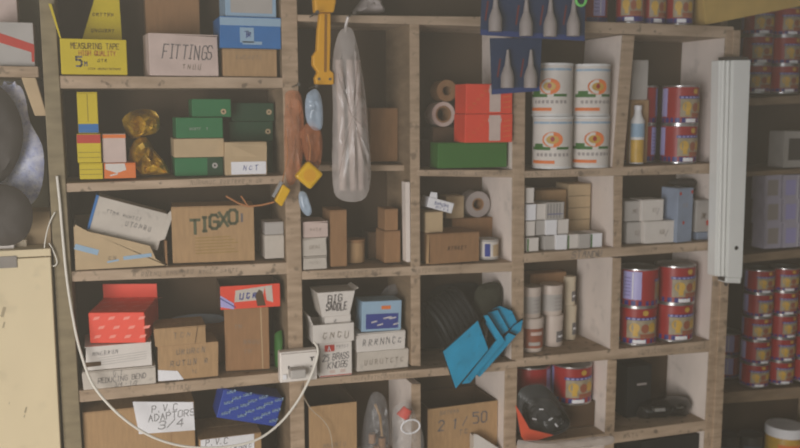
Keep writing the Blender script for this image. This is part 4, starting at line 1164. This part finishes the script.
pts = [P(x, y, yy) for x, y, yy in ((57, 176, D - .012), (60, 205, D - .012), (63, 240, D - .012), (67, 280, D - .014), (73, 318, D - .02), (80, 350, D - .03), (92, 383, D - .045), (112, 408, D - .06), (135, 427, D - .065), (160, 440, D - .065), (190, 447, D - .065), (225, 447, D - .065), (256, 440, D - .065), (279, 424, D - .06), (297, 402, D - .06), (310, 378, D - .06), (317, 358, D - .06), (317.5, 348, D - .055), (314, 342, D - .045))]
q = MB(); q.tube(ctr(pts), .0028, 8, CABLE); 
cb_ = q.build('power_cable', shift=pts[8]); cb_.location = pts[8]; tag(cb_, 'white power cable looping from the left post down and up to the socket', 'cable')
pts = [P(x, y, D - .012) for x, y in ((55, 212), (50, 222), (46, 236), (44.5, 250), (47, 260), (53, 266), (57, 262), (53, 250), (49, 243))]
q = MB(); q.tube(ctr(pts), .0014, 6, CABLE); o = q.build('thin_cable', shift=pts[3]); o.location = pts[3]; tag(o, 'thin white wire curled beside the left post above the cream cupboard', 'wire')
pts = [P(x, y, D - .01) for x, y in ((304, 398), (312, 410), (323, 420), (330, 432), (333, 452))]
q = MB(); q.tube(ctr(pts), .001, 6, TWINE); o = q.build('twine', shift=pts[2]); o.location = pts[2]; tag(o, 'thin pale twine trailing over the open brown carton below the socket', 'twine')
# ================================================================== RIGHT BAYS
def tin_body(q, r, h, m=TIN, rim=.0022):
    q.lathe([(1e-4, .001), (r * .95, .001), (r * .97, 0), (r + rim * .6, .0004), (r + rim * .6, .003), (r, .0042), (r, h - .0042), (r + rim * .6, h - .003), (r + rim * .6, h - .0004), (r * .97, h), (r * .9, h - .001), (r * .88, h - .004), (1e-4, h - .004)], (0, 0, 0), 32, m)
def red_can(name, r, h, small=False):
    """tin with red label, picture panel, blue foot band and a white price tag; returns the root at the origin"""
    root = thing(name, 'red tin', 'tin', (0, 0, 0))
    q = MB(); tin_body(q, r, h); q.build('body', root)
    e = .0005
    q = MB()
    q.lathe([(r + e, .0046), (r + e, h - .0046)], (0, 0, 0), 32, REDT)
    q.patch(r + 2 * e, -140, 140, .005, h * .17, mat('blue_tin_print', (44, 46, 120), .35, .08, 30), 14)
    q.patch(r + 3 * e, -14, 82, h * .19, h * .66, PICT, 12)
    q.patch(r + 3.4 * e, -18, 84, h * .66, h * .73, mat('blue_tin_print', (44, 46, 120)), 10)
    q.disc(r + 4 * e, 8, h * .46, 15, h * .13, YBLOB); q.disc(r + 4 * e, 38, h * .44, 12, h * .12, BROWNP); q.disc(r + 4 * e, 60, h * .46, 13, h * .13, YBLOB)
    q.patch(r + 4 * e, 4, 18, h * .24, h * .38, YBLOB, 3); q.patch(r + 4 * e, 24, 74, h * .2, h * .3, BROWNP, 6)
    q.disc(r + 3 * e, 38, h * .85, 9, h * .07, YBLOB)
    for k in range(7):
        q.patch(r + 4 * e, -12 + 13 * k, -4 + 13 * k, h * .678, h * .712, LAV, 2)
    q.patch(r + 2 * e, -112, -58, h * .2, h * .93, LAV, 8)
    q.patch(r + 3 * e, -84, -81, h * .22, h * .9, PAPER, 1)
    for k in range(6):
        q.patch(r + 3 * e, -108, -88, h * (.3 + .09 * k), h * (.325 + .09 * k), mat('lilac_print', (120, 112, 170), .4, .05), 3)
    lb_ = q.build('label', root)
    q = MB(); q.patch(r + 5 * e, 4, 40, h * .055, h * .15, PAPER, 5)
    q.build('price_tag', lb_, label='white price tag')
    q = MB(); q.lathe([(1e-4, h - .0034), (r * .8, h - .0034), (r * .84, h - .002), (r * .86, h - .0034)], (0, 0, 0), 32, TIN); q.build('lid', root)
    return root
# ---- four large red tins
zb = on('R3', (620, 0, 692, 343))
f0 = fit((621, 303, 654.5, 341.5), D + .06, zb)
RC, HC = f0.w / 2, f0.h
pr = red_can('paint_tin', RC, HC)
used = False
zl = {}
for key, px, Y, rz, lb in (('ll', (620, 302, 652, 342), D + .058, -.8, 'red paint tin, lower one of the stack beside the thin divider'), ('lr', (656, 300, 689, 340), D + .058, -.55, 'red paint tin, lower one of the right stack in its pigeonhole'),
                           ('ul', (620.5, 262, 654.5, 302), D + .054, .62, 'red paint tin turned to its lavender panel, on top of the left stack'), ('ur', (659, 258, 690.5, 300), D + .056, -.5, 'red paint tin on top of the right stack, its yellow picture facing out')):
    f_ = fit(px, Y)
    z = zb if key[0] == 'l' else zl[key[1]] + .0008
    zl[key[1]] = z + HC
    if not used:
        pr.location = (f_.xc, Y, z); pr.rotation_euler = (0, 0, rz); pr['label'] = lb; pr['group'] = 'four red tins in one pigeonhole'; used = True
    else:
        dup(pr, (f_.xc, Y, z), (0, 0, rz), lb, 'four red tins in one pigeonhole')
# ---- the same tins elsewhere
zb4 = on('R4', (520, 0, 600, 440))
f_ = fit((556, 367, 590, 405), D + .1, None)
base_pack = bxs('carton', 'low dark carton at the back under the single red tin in the bottom row', 'carton', (540, 404, 600, 436), D + .055, .11, KDARK, base=zb4)
x5 = bounds(f_.xc, base_pack.z1, base_pack.z1 + HC)[1] - RC - .002
dup(pr, (x5, D + .09, base_pack.z1 + .001), (0, 0, -.55), 'single red tin standing behind the black wrapped package', 'red tins')
f_ = fit((540, 367, 560, 400), D + .14)
dup(pr, (x5 - RC * 1.75 - .002, D + .09 + RC * 1.0 - .01, base_pack.z1 + .001) if False else (x5 - 2 * RC - .003, D + .12, base_pack.z1 + .001), (0, 0, 2.4), 'red tin half hidden in shade behind the single red tin', 'red tins')
# black wrapped package
def px_obj(px, Y):
    return outline(px, Y)
gp = thing('wrapped_package', 'black package in shiny clear film with an orange-red corner, bottom row', 'package', (P(545, 430, D - .012).x, D - .012, zb4))
og = Vector(gp.location)
a = [((P(x, y, D - .012) - og).x, (P(x, y, D - .012) - og).z) for x, y in ((523, 433), (521.8, 412), (522.5, 396), (530, 388), (548, 386.5), (560, 397), (573, 417), (574, 430), (558, 438), (534, 440))]
zmin = min(t[1] for t in a)
a = [(x, z - zmin + .002) for x, z in a]
ax = sum(t[0] for t in a) / len(a); az = sum(t[1] for t in a) / len(a)
q = MB(); q.pillow(a, .03, .014, BLACK, nz=.004, seed=60); q.build('package', gp)
q = MB()
for rr_ in (.34, .5, .66, .82):
    q.tube([((p.x - ax) * rr_ + ax, .010, (p.z - az) * rr_ * .72 + az - .004) for p in ctr([Vector((x, 0, z)) for x, z in a + a[:1]], 4)], .0048, 8, BLACKP, cap=False)
q.build('cable_coil', gp, label='glossy black coil')
for (u, v, rot_) in ((-.5, -.1, .3), (.35, -.2, -.4), (.66, -.5, .9), (-.15, .3, .1)):  # pale bits modelled in place of glints on the film
    q = MB()
    q.xf = Matrix.Translation((ax + u * .055, .003, az + v * .06)) @ Matrix.Rotation(rot_, 4, 'Y')
    q.box(-.006, .006, -.001, .001, -.0018, .0018, PAPER)
    q.build('glint_bit', gp, label='pale bit imitating a glint on the film')
q = MB(); q.pillow([(x * .995 + .001, z * 1.02 + .001) for x, z in a], .026, .026, FILM, nz=.012, seed=61); q.build('film', gp, label='shiny clear film')
q = MB(); t_ = [((P(x, y, D - .058) - og).x, (P(x, y, D - .058) - og).z - zmin) for x, y in ((528, 441), (524, 436), (518, 404), (523, 412), (532, 428), (556, 434), (540, 439))]
q.prism(t_, -.034, -.031, mat('orange_red_card', (226, 92, 62), .5, .08, 20)); q.build('card_insert', gp, label='orange-red card corner')
bag('plastic_sheet', 'folded greyish plastic sheet along the front edge under the black package', 'sheet', [(519, 452), (518, 440), (530, 443), (560, 441), (590, 438), (612, 436), (612, 444), (590, 447), (556, 450), (535, 453)], D - .082, .012, CLEAR, nz=.006, seed=63)
# ---- large white tins with an orange fruit
def white_can(r, h):
    root = thing('large_tin', 'white tin', 'tin', (0, 0, 0))
    q = MB(); tin_body(q, r, h, TINW); q.build('body', root)
    e = .0005
    q = MB(); q.lathe([(r + e, .006), (r + e, h - .006)], (0, 0, 0), 32, WHITEC)
    q.patch(r + 2 * e, -70, -8, h * .36, h * .42, GREEN2, 8); q.patch(r + 2 * e, -60, -30, h * .42, h * .48, GREEN2, 5)
    q.patch(r + 2 * e, 10, 50, h * .37, h * .42, GREEN2, 6)
    q.disc(r + 3 * e, -2, h * .56, 30, h * .15, ORANGE); q.disc(r + 4 * e, -2, h * .56, 18, h * .08, YBLOB); q.disc(r + 4.6 * e, -2, h * .57, 6, h * .05, REDT)
    for k in range(8):
        q.patch(r + 2 * e, -50 + 13 * k, -42 + 13 * k, h * .24, h * .30, GREYP, 2)
    q.patch(r + 2 * e, -70, 5, h * .10, h * .16, ORANGE, 8); q.patch(r + 2 * e, -70, 70, h * .86, h * .9, LBLUE, 8)
    q.build('label', root)
    q = MB(); q.lathe([(1e-4, h - .003), (r * .82, h - .003), (r * .85, h - .0015), (r * .87, h - .003)], (0, 0, 0), 32, TIN); q.build('lid', root)
    return root
zb = on('R1', (528, 0, 606, 168))
f_ = fit((537.5, 116, 573, 167), D + .055, zb)
RW, HW = f_.w / 2 * .97, f_.h - .0005
wp = white_can(RW, HW)
x2 = min(f_.xc + 2 * RW + .004, bounds(f_.xc + 2 * RW, zb, zb + 2 * HW)[1] - RW - .0045)
xs = (min(f_.xc, x2 - 2 * RW - .0065), x2)
n = 0
for col, dx, dy in ((0, 0, .03), (1, 0, .034)):
    for row in range(2):
        lb = f"{'upper' if row else 'lower'} white fruit-print tin of the stack {'nearer the blue glue cards' if col == 0 else 'beside the pale divider'}"
        loc = (xs[col] - (.003 if row else 0) + (.004 if col else 0), D + dy, zb + row * (HW + .0008))
        rz = (-.45, -.6, -.25, -.1)[n]
        if n == 0:
            wp.location = loc; wp.rotation_euler = (0, 0, rz); wp['label'] = lb; wp['group'] = 'four large white tins'
        else:
            dup(wp, loc, (0, 0, rz), lb, 'four large white tins')
        n += 1
# ---- pigeonhole next to them: red tins, a bottle and a grey box
zb = on('R1', (632, 0, 694, 164))
f_ = fit((664, 124.5, 693, 164), D + .055, zb)
r6, h6 = f_.w / 2, f_.h
p6 = red_can('paint_tin', r6, h6)
x6 = f_.xc
p6.location = (x6, D + .055, zb); p6.rotation_euler = (0, 0, -.45); p6['label'] = 'red tin with yellow picture, lower of the stack in the upper right pigeonhole'; p6['group'] = 'red tins in the upper right pigeonhole'
dup(p6, (x6 + .001, D + .055, zb + h6 + .0008), (0, 0, -.4), 'red tin with yellow picture, upper of the stack in the upper right pigeonhole', 'red tins in the upper right pigeonhole')
xd = x6 - 2 * r6 + .008
dup(p6, (xd, D + .12, zb), (0, 0, 2.2), 'shaded red tin behind, lower of the dim stack in the upper right pigeonhole', 'red tins in the upper right pigeonhole')
dup(p6, (xd, D + .12, zb + h6 + .0008), (0, 0, 2.5), 'shaded red tin behind, upper of the dim stack in the upper right pigeonhole', 'red tins in the upper right pigeonhole')
f_ = fit((631, 110, 643, 164), D + .045, zb)
bo = thing('bottle', 'slim white and yellow bottle standing by the divider in the upper right pigeonhole', 'bottle', (f_.xc, D + .045, zb))
rr, hb_ = f_.w / 2, f_.h
q = MB(); q.lathe([(1e-4, 0), (rr, .001), (rr, hb_ * .8), (rr * .6, hb_ * .9), (rr * .5, hb_)], (0, 0, 0), 20, TINW); q.build('body', bo)
q = MB(); q.patch(rr + .0005, -90, 90, .004, hb_ * .45, YBLOB, 10); q.patch(rr + .0006, -90, 90, hb_ * .5, hb_ * .75, LBLUE, 10); q.build('label', bo, label='yellow and pale blue label')
q = MB(); q.cyl(rr * .56, hb_, hb_ + .012, (0, 0, 0), 16, PAPER); q.build('cap', bo)
bx_ = bxs('carton', 'pale brown box at the back carrying a grey box, behind the slim bottle', 'carton', (630, 100, 648, 163), D + .0585, .016, KRAFT, base=zb)
bxs('small_box', 'grey box on the pale brown box high in the upper right pigeonhole', 'box', (632, 60, 648, 99), D + .0585, .016, GREYW, base=bx_.z1 + S0)
# ---- small tins standing on the top board
zb = on('T2', (600, 0, 692, 24))
f_ = fit((668, -14, 690.5, 20), D + .05, zb)
pt = red_can('small_tin', f_.w / 2, f_.h)
tops = ((679, 'nearest the tan carton'), (656, 'second from the tan carton'), (630, 'third from the tan carton, beside the divider'), (604, 'the one near the blue cards'))
for k, (px, lb) in enumerate(tops):
    loc = (P(px, 10, D + .05).x, D + .05 + (0, .02, .0, .05)[k], zb)
    lb = 'small red tin on the top right board, ' + lb
    if k == 0:
        pt.location = loc; pt.rotation_euler = (0, 0, -.8); pt['label'] = lb; pt['group'] = 'small red tins on the top board'
    else:
        dup(pt, loc, (0, 0, (-.8, -.5, -1.0, 1.4)[k]), lb, 'small red tins on the top board')
a = P(706, 23, D + .025)
ang = R(-11)
tc_ = thing('carton', 'yellowish tan carton propped at a slant on the top right corner', 'carton', (a.x, D + .025, zb + .002), (0, ang, 0))
q = MB(); q.box(0, .34, 0, .12, .001, .12, mat('yellowish_card', (196, 164, 92), .85, .1, 18)); q.build('body', tc_, .0015)
q = MB(); q.box(0, .34, 0.0, .0595, .1203, .1225, mat('yellowish_card', (196, 164, 92))); q.build('flap', tc_)
q = MB(); q.box(0, .34, .0605, .12, .1203, .1225, mat('yellowish_card', (196, 164, 92))); q.build('flap', tc_)
# ---- pile of small white boxes
zb = on('R2', (527, 0, 604, 254))
rows = [
 ('bottom', [(527, 238, 538.5, 253), (544, 236, 555.5, 252), (556, 235, 567, 251.5), (567.5, 234.5, 578.5, 251), (579, 234, 590, 250.5), (590.5, 233.5, 602, 250)]),
 ('second', [(526, 221.5, 535, 236.5), (536, 220.5, 545.5, 235.5), (546, 220, 557, 234.5), (557.5, 219.5, 568.5, 234)]),
 ('third', [(526, 204.5, 536, 220), (536.5, 204, 546, 219.5), (546.5, 202.5, 564, 219)]),
 ('top', [(526, 188, 534, 203.5)]),
]
names = ('first', 'second', 'third', 'fourth', 'fifth', 'sixth')
base = zb
prev_top = None
for rname, bxes in rows:
    tops_ = []
    for i, px in enumerate(bxes):
        Yb = D + .012 + (.004 if rname != 'bottom' else 0) + (.006 * (i % 2))
        m = (WHITEC, GREYW, PAPER)[(i + len(rname)) % 3]
        def mk(mb, w, h, d, rname=rname, i=i):
            if rname == 'bottom' and i in (0, 3, 5):
                mb.rect(-w * .5 + .0003, -w * .36, 0.0008, h * .96, -.0006, GREEN2)
            if rname == 'third' and i == 2:
                for k in range(5):
                    mb.line(-w * .42 + w * .17 * k, h * .08, -w * .42 + w * .17 * k, h * .92, -.0006, .0022, INK)
                mb.rect(-w * .45, w * .45, h * .3, h * .34, -.0007, INKB)
        lb = f"small {'white' if m is not GREYW else 'greyish'} box, {names[i]} from the left in the {rname} row of the white box pile"
        if rname == 'third' and i == 2:
            lb = 'small box with dark printed stripes in the third row of the white box pile'
        if rname == 'top':
            lb = 'small greyish box, the only one in the top row of the white box pile'
        b = bxs('small_box', lb, 'box', px, Yb, .06, m, base=base, flaps=False, marks=mk, bevel=.0008, group='pile of small white boxes')
        q = MB(); q.box(-b.w / 2 - .0003, b.w / 2 + .0003, -.0003, .0602, b.h - .006, b.h + .0004, m); q.build('lid', b.root, .0005)
        tops_.append(b.z1 + .0004)
    base = max(tops_) + S0
b = bxs('carton', 'dim tan carton at the back behind the pile of small white boxes', 'carton', (568, 184, 590, 250), D + .1, .07, TAN, base=zb, marks=lambda mb, w, h, d: [mb.line(-w * .5, h * k, w * .5, h * k, -.0006, .0014, KDARK) for k in (.2, .4, .6, .8)])
bxs('carton', 'dim brown carton at the back left behind the pile of small white boxes', 'carton', (535, 190, 566, 250), D + .1, .07, KRAFT, base=zb)
# ---- white and grey boxes next door
zb = on('R2', (625, 0, 710, 246))
def flower(mb, w, h, d):
    mb.scrib(w * .1, h * .5, w * .2, h * .2, -.0006, INKF)
    mb.line(w * .2, h * .3, w * .3, h * .6, -.0006, .002, GREYP)
b1 = bxs('small_box', 'grey-white box at the left of the lower row in the grey box pigeonhole', 'box', (627, 222, 643, 243), D + .03, .07, GREYW, base=zb, marks=flower)
b2 = bxs('small_box', 'wide white box at the front of the lower row in the grey box pigeonhole', 'box', (644.5, 221, 674, 242), D + .016, .07, WHITEC, base=zb, marks=flower)
bxs('small_box', 'white box on the left of the upper row in the grey box pigeonhole', 'box', (625, 201, 641, 221), D + .03, .06, GREYW, base=max(b1.z1, b2.z1) + S0, marks=flower)
bxs('small_box', 'white box with a grey mark next to the tall blue-grey box, upper row', 'box', (642, 199.5, 663.5, 220), D + .02, .06, WHITEC, base=max(b1.z1, b2.z1) + S0, marks=flower)
def dots(mb, w, h, d):
    for (x, z) in ((-.35, .9), (.4, .92), (-.1, .36)):
        c = (x * w, -.0007, z * h)
        mb.poly([(c[0] + .0042 * math.cos(t), c[1], c[2] + .005 * math.sin(t)) for t in [2 * math.pi * k / 10 for k in range(10)]], INKR)
    mb.scrib(0, h * .68, w * .4, h * .08, -.0006, GREYP)
GB = mat('blue_grey_card', (140, 152, 172), .6, .12, 22, spots=.15)
bt = bxs('carton', 'tall blue-grey box with red dots in the grey box pigeonhole', 'carton', (676, 188, 694, 243.5), D + .012, .06, GB, base=zb, marks=dots, rz=.2)
bl_ = bxs('small_box', 'grey box under the white one at the right of the blue-grey box', 'box', (697, 232, 711.5, 243), D + .03, .05, GB, base=zb)
bxs('small_box', 'white box on the grey box right of the tall blue-grey box', 'box', (696, 200, 710, 231), D + .03, .05, GREYW, base=bl_.z1 + S0, marks=lambda mb, w, h, d: (flower(mb, w, h, d), mb.rect(w * .3, w * .5, h * .2, h * .36, -.0007, INKR)))
bag('grey_film', 'dark grey plastic film bunched under the board above the blue-grey box', 'film', [(668, 182), (676, 178.5), (690, 178.5), (702, 179), (709, 186), (709, 197), (700, 195), (688, 186.5), (676, 185.5)], D + .1, .025, DKGREY, nz=.01, seed=70)
# ---- tubs
zb = on('R3', (528, 0, 580, 352))
def tub(name, px, Y, base, label, body=TUBW, lab=None, cat='tub', blk=False):
    f_ = fit(px, Y, base)
    r, h = f_.w / 2, f_.h
    root = thing(name, label, cat, (f_.xc, Y + r, f_.z0))
    q = MB(); q.lathe([(1e-4, 0), (r * .9, 0), (r * .93, .002), (r * .96, h * .8), (r * .96, h * .82)], (0, 0, 0), 30, body); q.build('body', root)
    q = MB(); q.lathe([(r * .965, h * .82), (r, h * .82), (r, h - .002), (r * .97, h), (1e-4, h)], (0, 0, 0), 30, body); q.build('lid', root)
    q = MB()
    if lab:
        q.patch(r * .975, -85, 85, h * .12, h * .7, lab, 14)
        q.patch(r * .985, -30, 30, h * .5, h * .6, PINKW, 6); q.patch(r * .985, -40, 20, h * .2, h * .3, GREYW, 6)
    elif blk:
        q.patch(r * .975, -5, 60, h * .15, h * .5, INK, 8); q.patch(r * .985, 5, 50, h * .3, h * .36, PAPER, 6)
    else:
        q.patch(r * .975, -75, 75, h * .15, h * .7, GREYW, 12)
        for k in range(4):
            q.patch(r * .985, -10, 40, h * (.2 + .12 * k), h * (.24 + .12 * k), GREYP, 5)
    q.build('label', root)
    f_.root = root
    return f_
t1 = tub('plastic_tub', (526, 319, 548, 352), D + .03, zb, 'white tub with a reddish brown label, lower of the pair by the turquoise packets', lab=BROWNP)
tub('plastic_tub', (526, 288, 545, 318), D + .034, t1.z1 + S0, 'plain dim white tub on the tub with the reddish brown label')
t2 = tub('plastic_tub', (548, 316, 567, 346), D + .06, zb, 'white tub with a dark print panel, lower of the middle pair', blk=True)
tub('plastic_tub', (546, 286, 567, 315.5), D + .06, t2.z1 + S0, 'bright white tub on top of the tub with the dark print panel')
t3 = tub('plastic_bottle', (567, 306, 579, 336), D + .11, zb, 'cream bottle with a black panel at the back right, lower one', CREAM, cat='bottle', blk=True)
t3b = tub('plastic_bottle', (567, 277, 578, 305.5), D + .11, t3.z1 + S0, 'cream bottle with a black panel at the back right, upper one', CREAM, cat='bottle', blk=True)
c9 = bxs('carton', 'brown carton at the back behind the white tubs, lower one', 'carton', (528, 300, 562, 334), D + .135, .045, KRAFT, base=zb)
bxs('carton', 'dull brown carton on the back carton above the white tubs', 'carton', (530, 273, 566, 299), D + .13, .045, KRAFT2, base=c9.z1 + S0)
# ---- dark parts in the lowest right pigeonhole
zb = on('R4', (625, 0, 702, 426))
f_ = fit((648, 402, 697, 425), D + .02, zb)
dk = thing('wrapped_pack', 'black film-wrapped pack with two silver glints in the lowest right pigeonhole', 'package', (f_.xc, D + .02, zb))
q = MB(); q.pillow([(-f_.w / 2, .004), (-f_.w * .52, f_.h * .6), (-f_.w * .3, f_.h * .95), (f_.w * .2, f_.h), (f_.w * .5, f_.h * .8), (f_.w / 2, .004), (0, .002)], .04, .035, BLACKP, nz=.01, seed=80); q.build('pack', dk)
q = MB(); q.hexa([(-f_.w * .36, .0, f_.h * .60), (-f_.w * .16, -.002, f_.h * .58), (-f_.w * .16, -.0, f_.h * .74), (-f_.w * .36, .002, f_.h * .76), (-f_.w * .36, .02, f_.h * .60), (-f_.w * .16, .02, f_.h * .58), (-f_.w * .16, .02, f_.h * .74), (-f_.w * .36, .02, f_.h * .76)], TIN)
q.hexa([(f_.w * .1, .0, f_.h * .60), (f_.w * .22, -.0, f_.h * .60), (f_.w * .22, .0, f_.h * .68), (f_.w * .1, .0, f_.h * .68), (f_.w * .1, .02, f_.h * .60), (f_.w * .22, .02, f_.h * .60), (f_.w * .22, .02, f_.h * .68), (f_.w * .1, .02, f_.h * .68)], TIN)
q.build('glint_bit', dk, label='silver metal bit')
q = bxs('carton', 'black box with a painted pale glint at the back of the lowest right pigeonhole', 'carton', (627, 366, 651, 416), D + .08, .07, BLACK, base=zb, marks=lambda mb, w, h, d: mb.rect(-w * .1, w * .3, h * .62, h * .66, -.0006, GREYP))  # grey patch painted as a glint
zb = on('R5', (625, 0, 702, 510))
bxs('carton', 'black box just showing below the bottom right board', 'carton', (640, 438, 700, 512), D + .02, .12, BLACK, base=zb)
zb = on('R5', (512, 0, 600, 530))
bxs('carton', 'dark carton under the bottom board below the black package', 'carton', (520, 466, 600, 540), D + .05, .1, KDARK, base=zb) if False else None

# ================================================================== UNIT ON THE RIGHT
ysm = Y2 + .045
zb = on('Q4', (728, 0, 820, 392), Y2)
f_ = fit((745.5, 365, 767.5, 390), ysm, zb)
rs, hs_ = f_.w / 2, f_.h
hs_ = (P(756, 268, ysm).z - zb) / 5 - .0008
ps_ = red_can('small_tin', rs, hs_)
first = True
def place_small(px, row, base, label, group, rz, yy=ysm, scale=None):
    global first
    loc = (P(px, 330, yy).x, yy, base + row * (hs_ + .0008))
    if first and scale is None:
        ps_.location = loc; ps_.rotation_euler = (0, 0, rz); ps_['label'] = label; ps_['group'] = group; first = False
    else:
        dup(ps_, loc, (0, 0, rz), label, group, scale)
rn = ('lowest', 'second lowest', 'middle', 'second highest', 'topmost')
for c, (px, cn) in enumerate(((756.5, 'five-tin column nearest the white fitting'), (781, 'five-tin column second from the white fitting'), (805, 'tin column cut by the right picture edge'))):
    for r in range(5):
        if c == 2 and r == 4:
            continue
        place_small(px, r, zb, f'{rn[r]} small red tin of the {cn}', 'small red tins in columns on the right shelving', random.uniform(-.75, -.35))
for r, w_ in enumerate(('lower', 'upper')):
    place_small(727, r, zb, f'small tin in the shade behind the right post, {w_} of two', 'small tins behind the right post', .9, yy=Y2 + .155)
zb = on('Q1', (728, 0, 820, 100), Y2)
k_ = ((P(783, 8, ysm).z - zb) / 3 - .0008) / hs_
for c, (px, cn) in enumerate(((755.5, 'column above the white fitting'), (783.5, 'column at the top right edge'))):
    for r in range(3):
        loc = (P(px, 60, ysm).x, ysm, zb + r * (hs_ * k_ + .0008))
        dup(ps_, loc, (0, 0, random.uniform(-.75, -.35)), f"top right shelf red tin, {('lowest', 'middle', 'topmost')[r]} in the {cn}", 'red tins on the top right shelf', (1.04, 1.04, k_))
# packages and small boxes
zb = on('Q2', (728, 0, 820, 172), Y2)
def edge(mb, w, h, d):
    mb.line(-w * .46, h * .03, -w * .42, h * .97, -.0007, .0022, TIN)
    mb.rect(-w * .3, w * .4, h * .2, h * .8, -.0006, DKGREY)
bxs('small_box', 'grey package with a bright silver edge on the upper right shelf', 'box', (784, 131, 806, 167), Y2 + .02, .07, GREYW, base=zb, marks=edge, flaps=False)
zb = on('Q3', (728, 0, 820, 250), Y2)
VIO = mat('pale_violet_card', (184, 178, 196), .4, .1, 24)
base = zb
for r, (yt, yb) in enumerate(((223, 247), (199, 222), (175, 198))):
    for c, (xa, xb_) in enumerate(((765, 781.5), (783, 799), (801, 817))):
        def mk(mb, w, h, d, c=c):
            mb.rect(-w * .34, w * .3, h * .18, h * .8, -.0006, GREYP if c != 1 else LAV)
            if c == 1:
                mb.line(w * .42, h * .03, w * .44, h * .97, -.0008, .003, PAPER)
            else:
                mb.line(-w * .44, h * .03, -w * .44, h * .97, -.0008, .002, TIN)
        b = bxs('small_box', f"pale violet-grey box, {('bottom', 'middle', 'top')[r]} row, {('first', 'second', 'third')[c]} column of the stack on the right shelving", 'box', (xa, yt, xb_, yb), Y2 + .02, .06, VIO, base=base, flaps=False, marks=mk, bevel=.0008, group='pale violet boxes on the right shelving')
        q = MB(); q.box(-b.w / 2 - .0003, b.w / 2 + .0003, -.0003, .0602, b.h - .004, b.h + .0003, VIO); q.build('lid', b.root)
    base = b.z1 + .0012
# jar and dark tins on the lowest right shelf
zb = on('Q5', (728, 0, 830, 485), Y2)
f_ = fit((782, 431, 812, 486), Y2 + .02, zb); r = f_.w / 2
jr = thing('plastic_jar', 'big yellow-orange jar with a white lid at the bottom right corner', 'jar', (f_.xc, Y2 + .02 + r, zb))
q = MB(); q.lathe([(1e-4, 0), (r * .92, 0), (r * .96, .004), (r * .96, f_.h * .74), (r * .88, f_.h * .8)], (0, 0, 0), 32, YBLOB); q.build('body', jr)
q = MB(); q.lathe([(r * .88, f_.h * .8), (r, f_.h * .8), (r, f_.h * .97), (r * .96, f_.h), (1e-4, f_.h)], (0, 0, 0), 32, PAPER); q.build('lid', jr)
q = MB(); q.patch(r * .97, -60, 60, f_.h * .2, f_.h * .66, ORANGE, 10); q.build('label', jr, label='orange label')
for k, (px, lb) in enumerate(((734, 'dark tin on the lowest right shelf, behind the post'), (757, 'dark tin on the lowest right shelf, beside the yellow-orange jar'))):
    f_ = fit((px - 9, 438, px + 9, 488), Y2 + .08, zb); r = f_.w / 2
    dt = thing('dark_tin', lb, 'tin', (f_.xc, Y2 + .08 + r, zb))
    q = MB(); tin_body(q, r, f_.h, mat('dark_tin', (54, 52, 50), .4, .1, 20)); q.build('body', dt)
    q = MB(); q.patch(r + .0006, -70, 70, f_.h * .2, f_.h * .75, mat('dark_tin_label', (70, 82, 96), .5, .1, 20), 10); q.build('label', dt)
# ------------------------------------------------------------------ light and added haze
HAZE = -0.063
w = bpy.data.worlds.new('daylight')
sc.world = w
w.use_nodes = True
bg = w.node_tree.nodes['Background']
bg.inputs['Color'].default_value = (1.0, .97, .92, 1)
bg.inputs['Strength'].default_value = 0.42
def area(name, loc, target, size, power, col, sy=None):
    l = bpy.data.lights.new(name, 'AREA')
    l.shape = 'RECTANGLE'; l.size = size; l.size_y = sy or size
    l.energy = power; l.color = col
    o = bpy.data.objects.new(name, l); COL.objects.link(o)
    o.location = loc
    o.rotation_euler = (Vector(target) - Vector(loc)).to_track_quat('-Z', 'Y').to_euler()
    return o
area('doorway_daylight', (-1.3, -.5, 1.0), (.75, D, .98), 1.2, 70, (1, .96, .91), 1.5)
hm = bpy.data.materials.new('lens_veil_haze')
hm.use_nodes = True
nt = hm.node_tree
for n in list(nt.nodes):
    if n.type != 'OUTPUT_MATERIAL':
        nt.nodes.remove(n)
vsn = nt.nodes.new('ShaderNodeVolumeScatter')
vsn.inputs['Color'].default_value = (1.0, .91, .74, 1)
vsn.inputs['Density'].default_value = HAZE
vsn.inputs['Anisotropy'].default_value = 0.0
tcn = nt.nodes.new('ShaderNodeTexCoord')
sep = nt.nodes.new('ShaderNodeSeparateXYZ')
nt.links.new(tcn.outputs['Object'], sep.inputs['Vector'])
m1 = nt.nodes.new('ShaderNodeMath'); m1.operation = 'MULTIPLY_ADD'   # thicker to the left and upwards, shaped like the lens veil
nt.links.new(sep.outputs['X'], m1.inputs[0]); m1.inputs[1].default_value = -.018; m1.inputs[2].default_value = HAZE
m2 = nt.nodes.new('ShaderNodeMath'); m2.operation = 'MULTIPLY_ADD'; m2.use_clamp = True
nt.links.new(sep.outputs['Z'], m2.inputs[0]); m2.inputs[1].default_value = .10
nt.links.new(m1.outputs[0], m2.inputs[2])
nt.links.new(m2.outputs[0], vsn.inputs['Density'])
nt.links.new(vsn.outputs['Volume'], nt.nodes['Material Output'].inputs['Volume'])
mb = MB(); mb.box(-1.9, 3.9, -2.8, 2.9, -.2, 3.0, hm)  # added volume that lifts the blacks as a fogged lens would
hz = mb.build('haze'); hz['kind'] = 'stuff'; hz['label'] = 'added thin haze imitating the veil of a fogged lens'; hz['category'] = 'haze'
cam.dof.use_dof = True
cam.dof.focus_distance = 1.3
cam.dof.aperture_fstop = 6.5
vs = sc.view_settings
vs.view_transform = 'Standard'
vs.look = 'None'
vs.exposure = 0.0
vs.gamma = 1.0
vs.use_curve_mapping = False
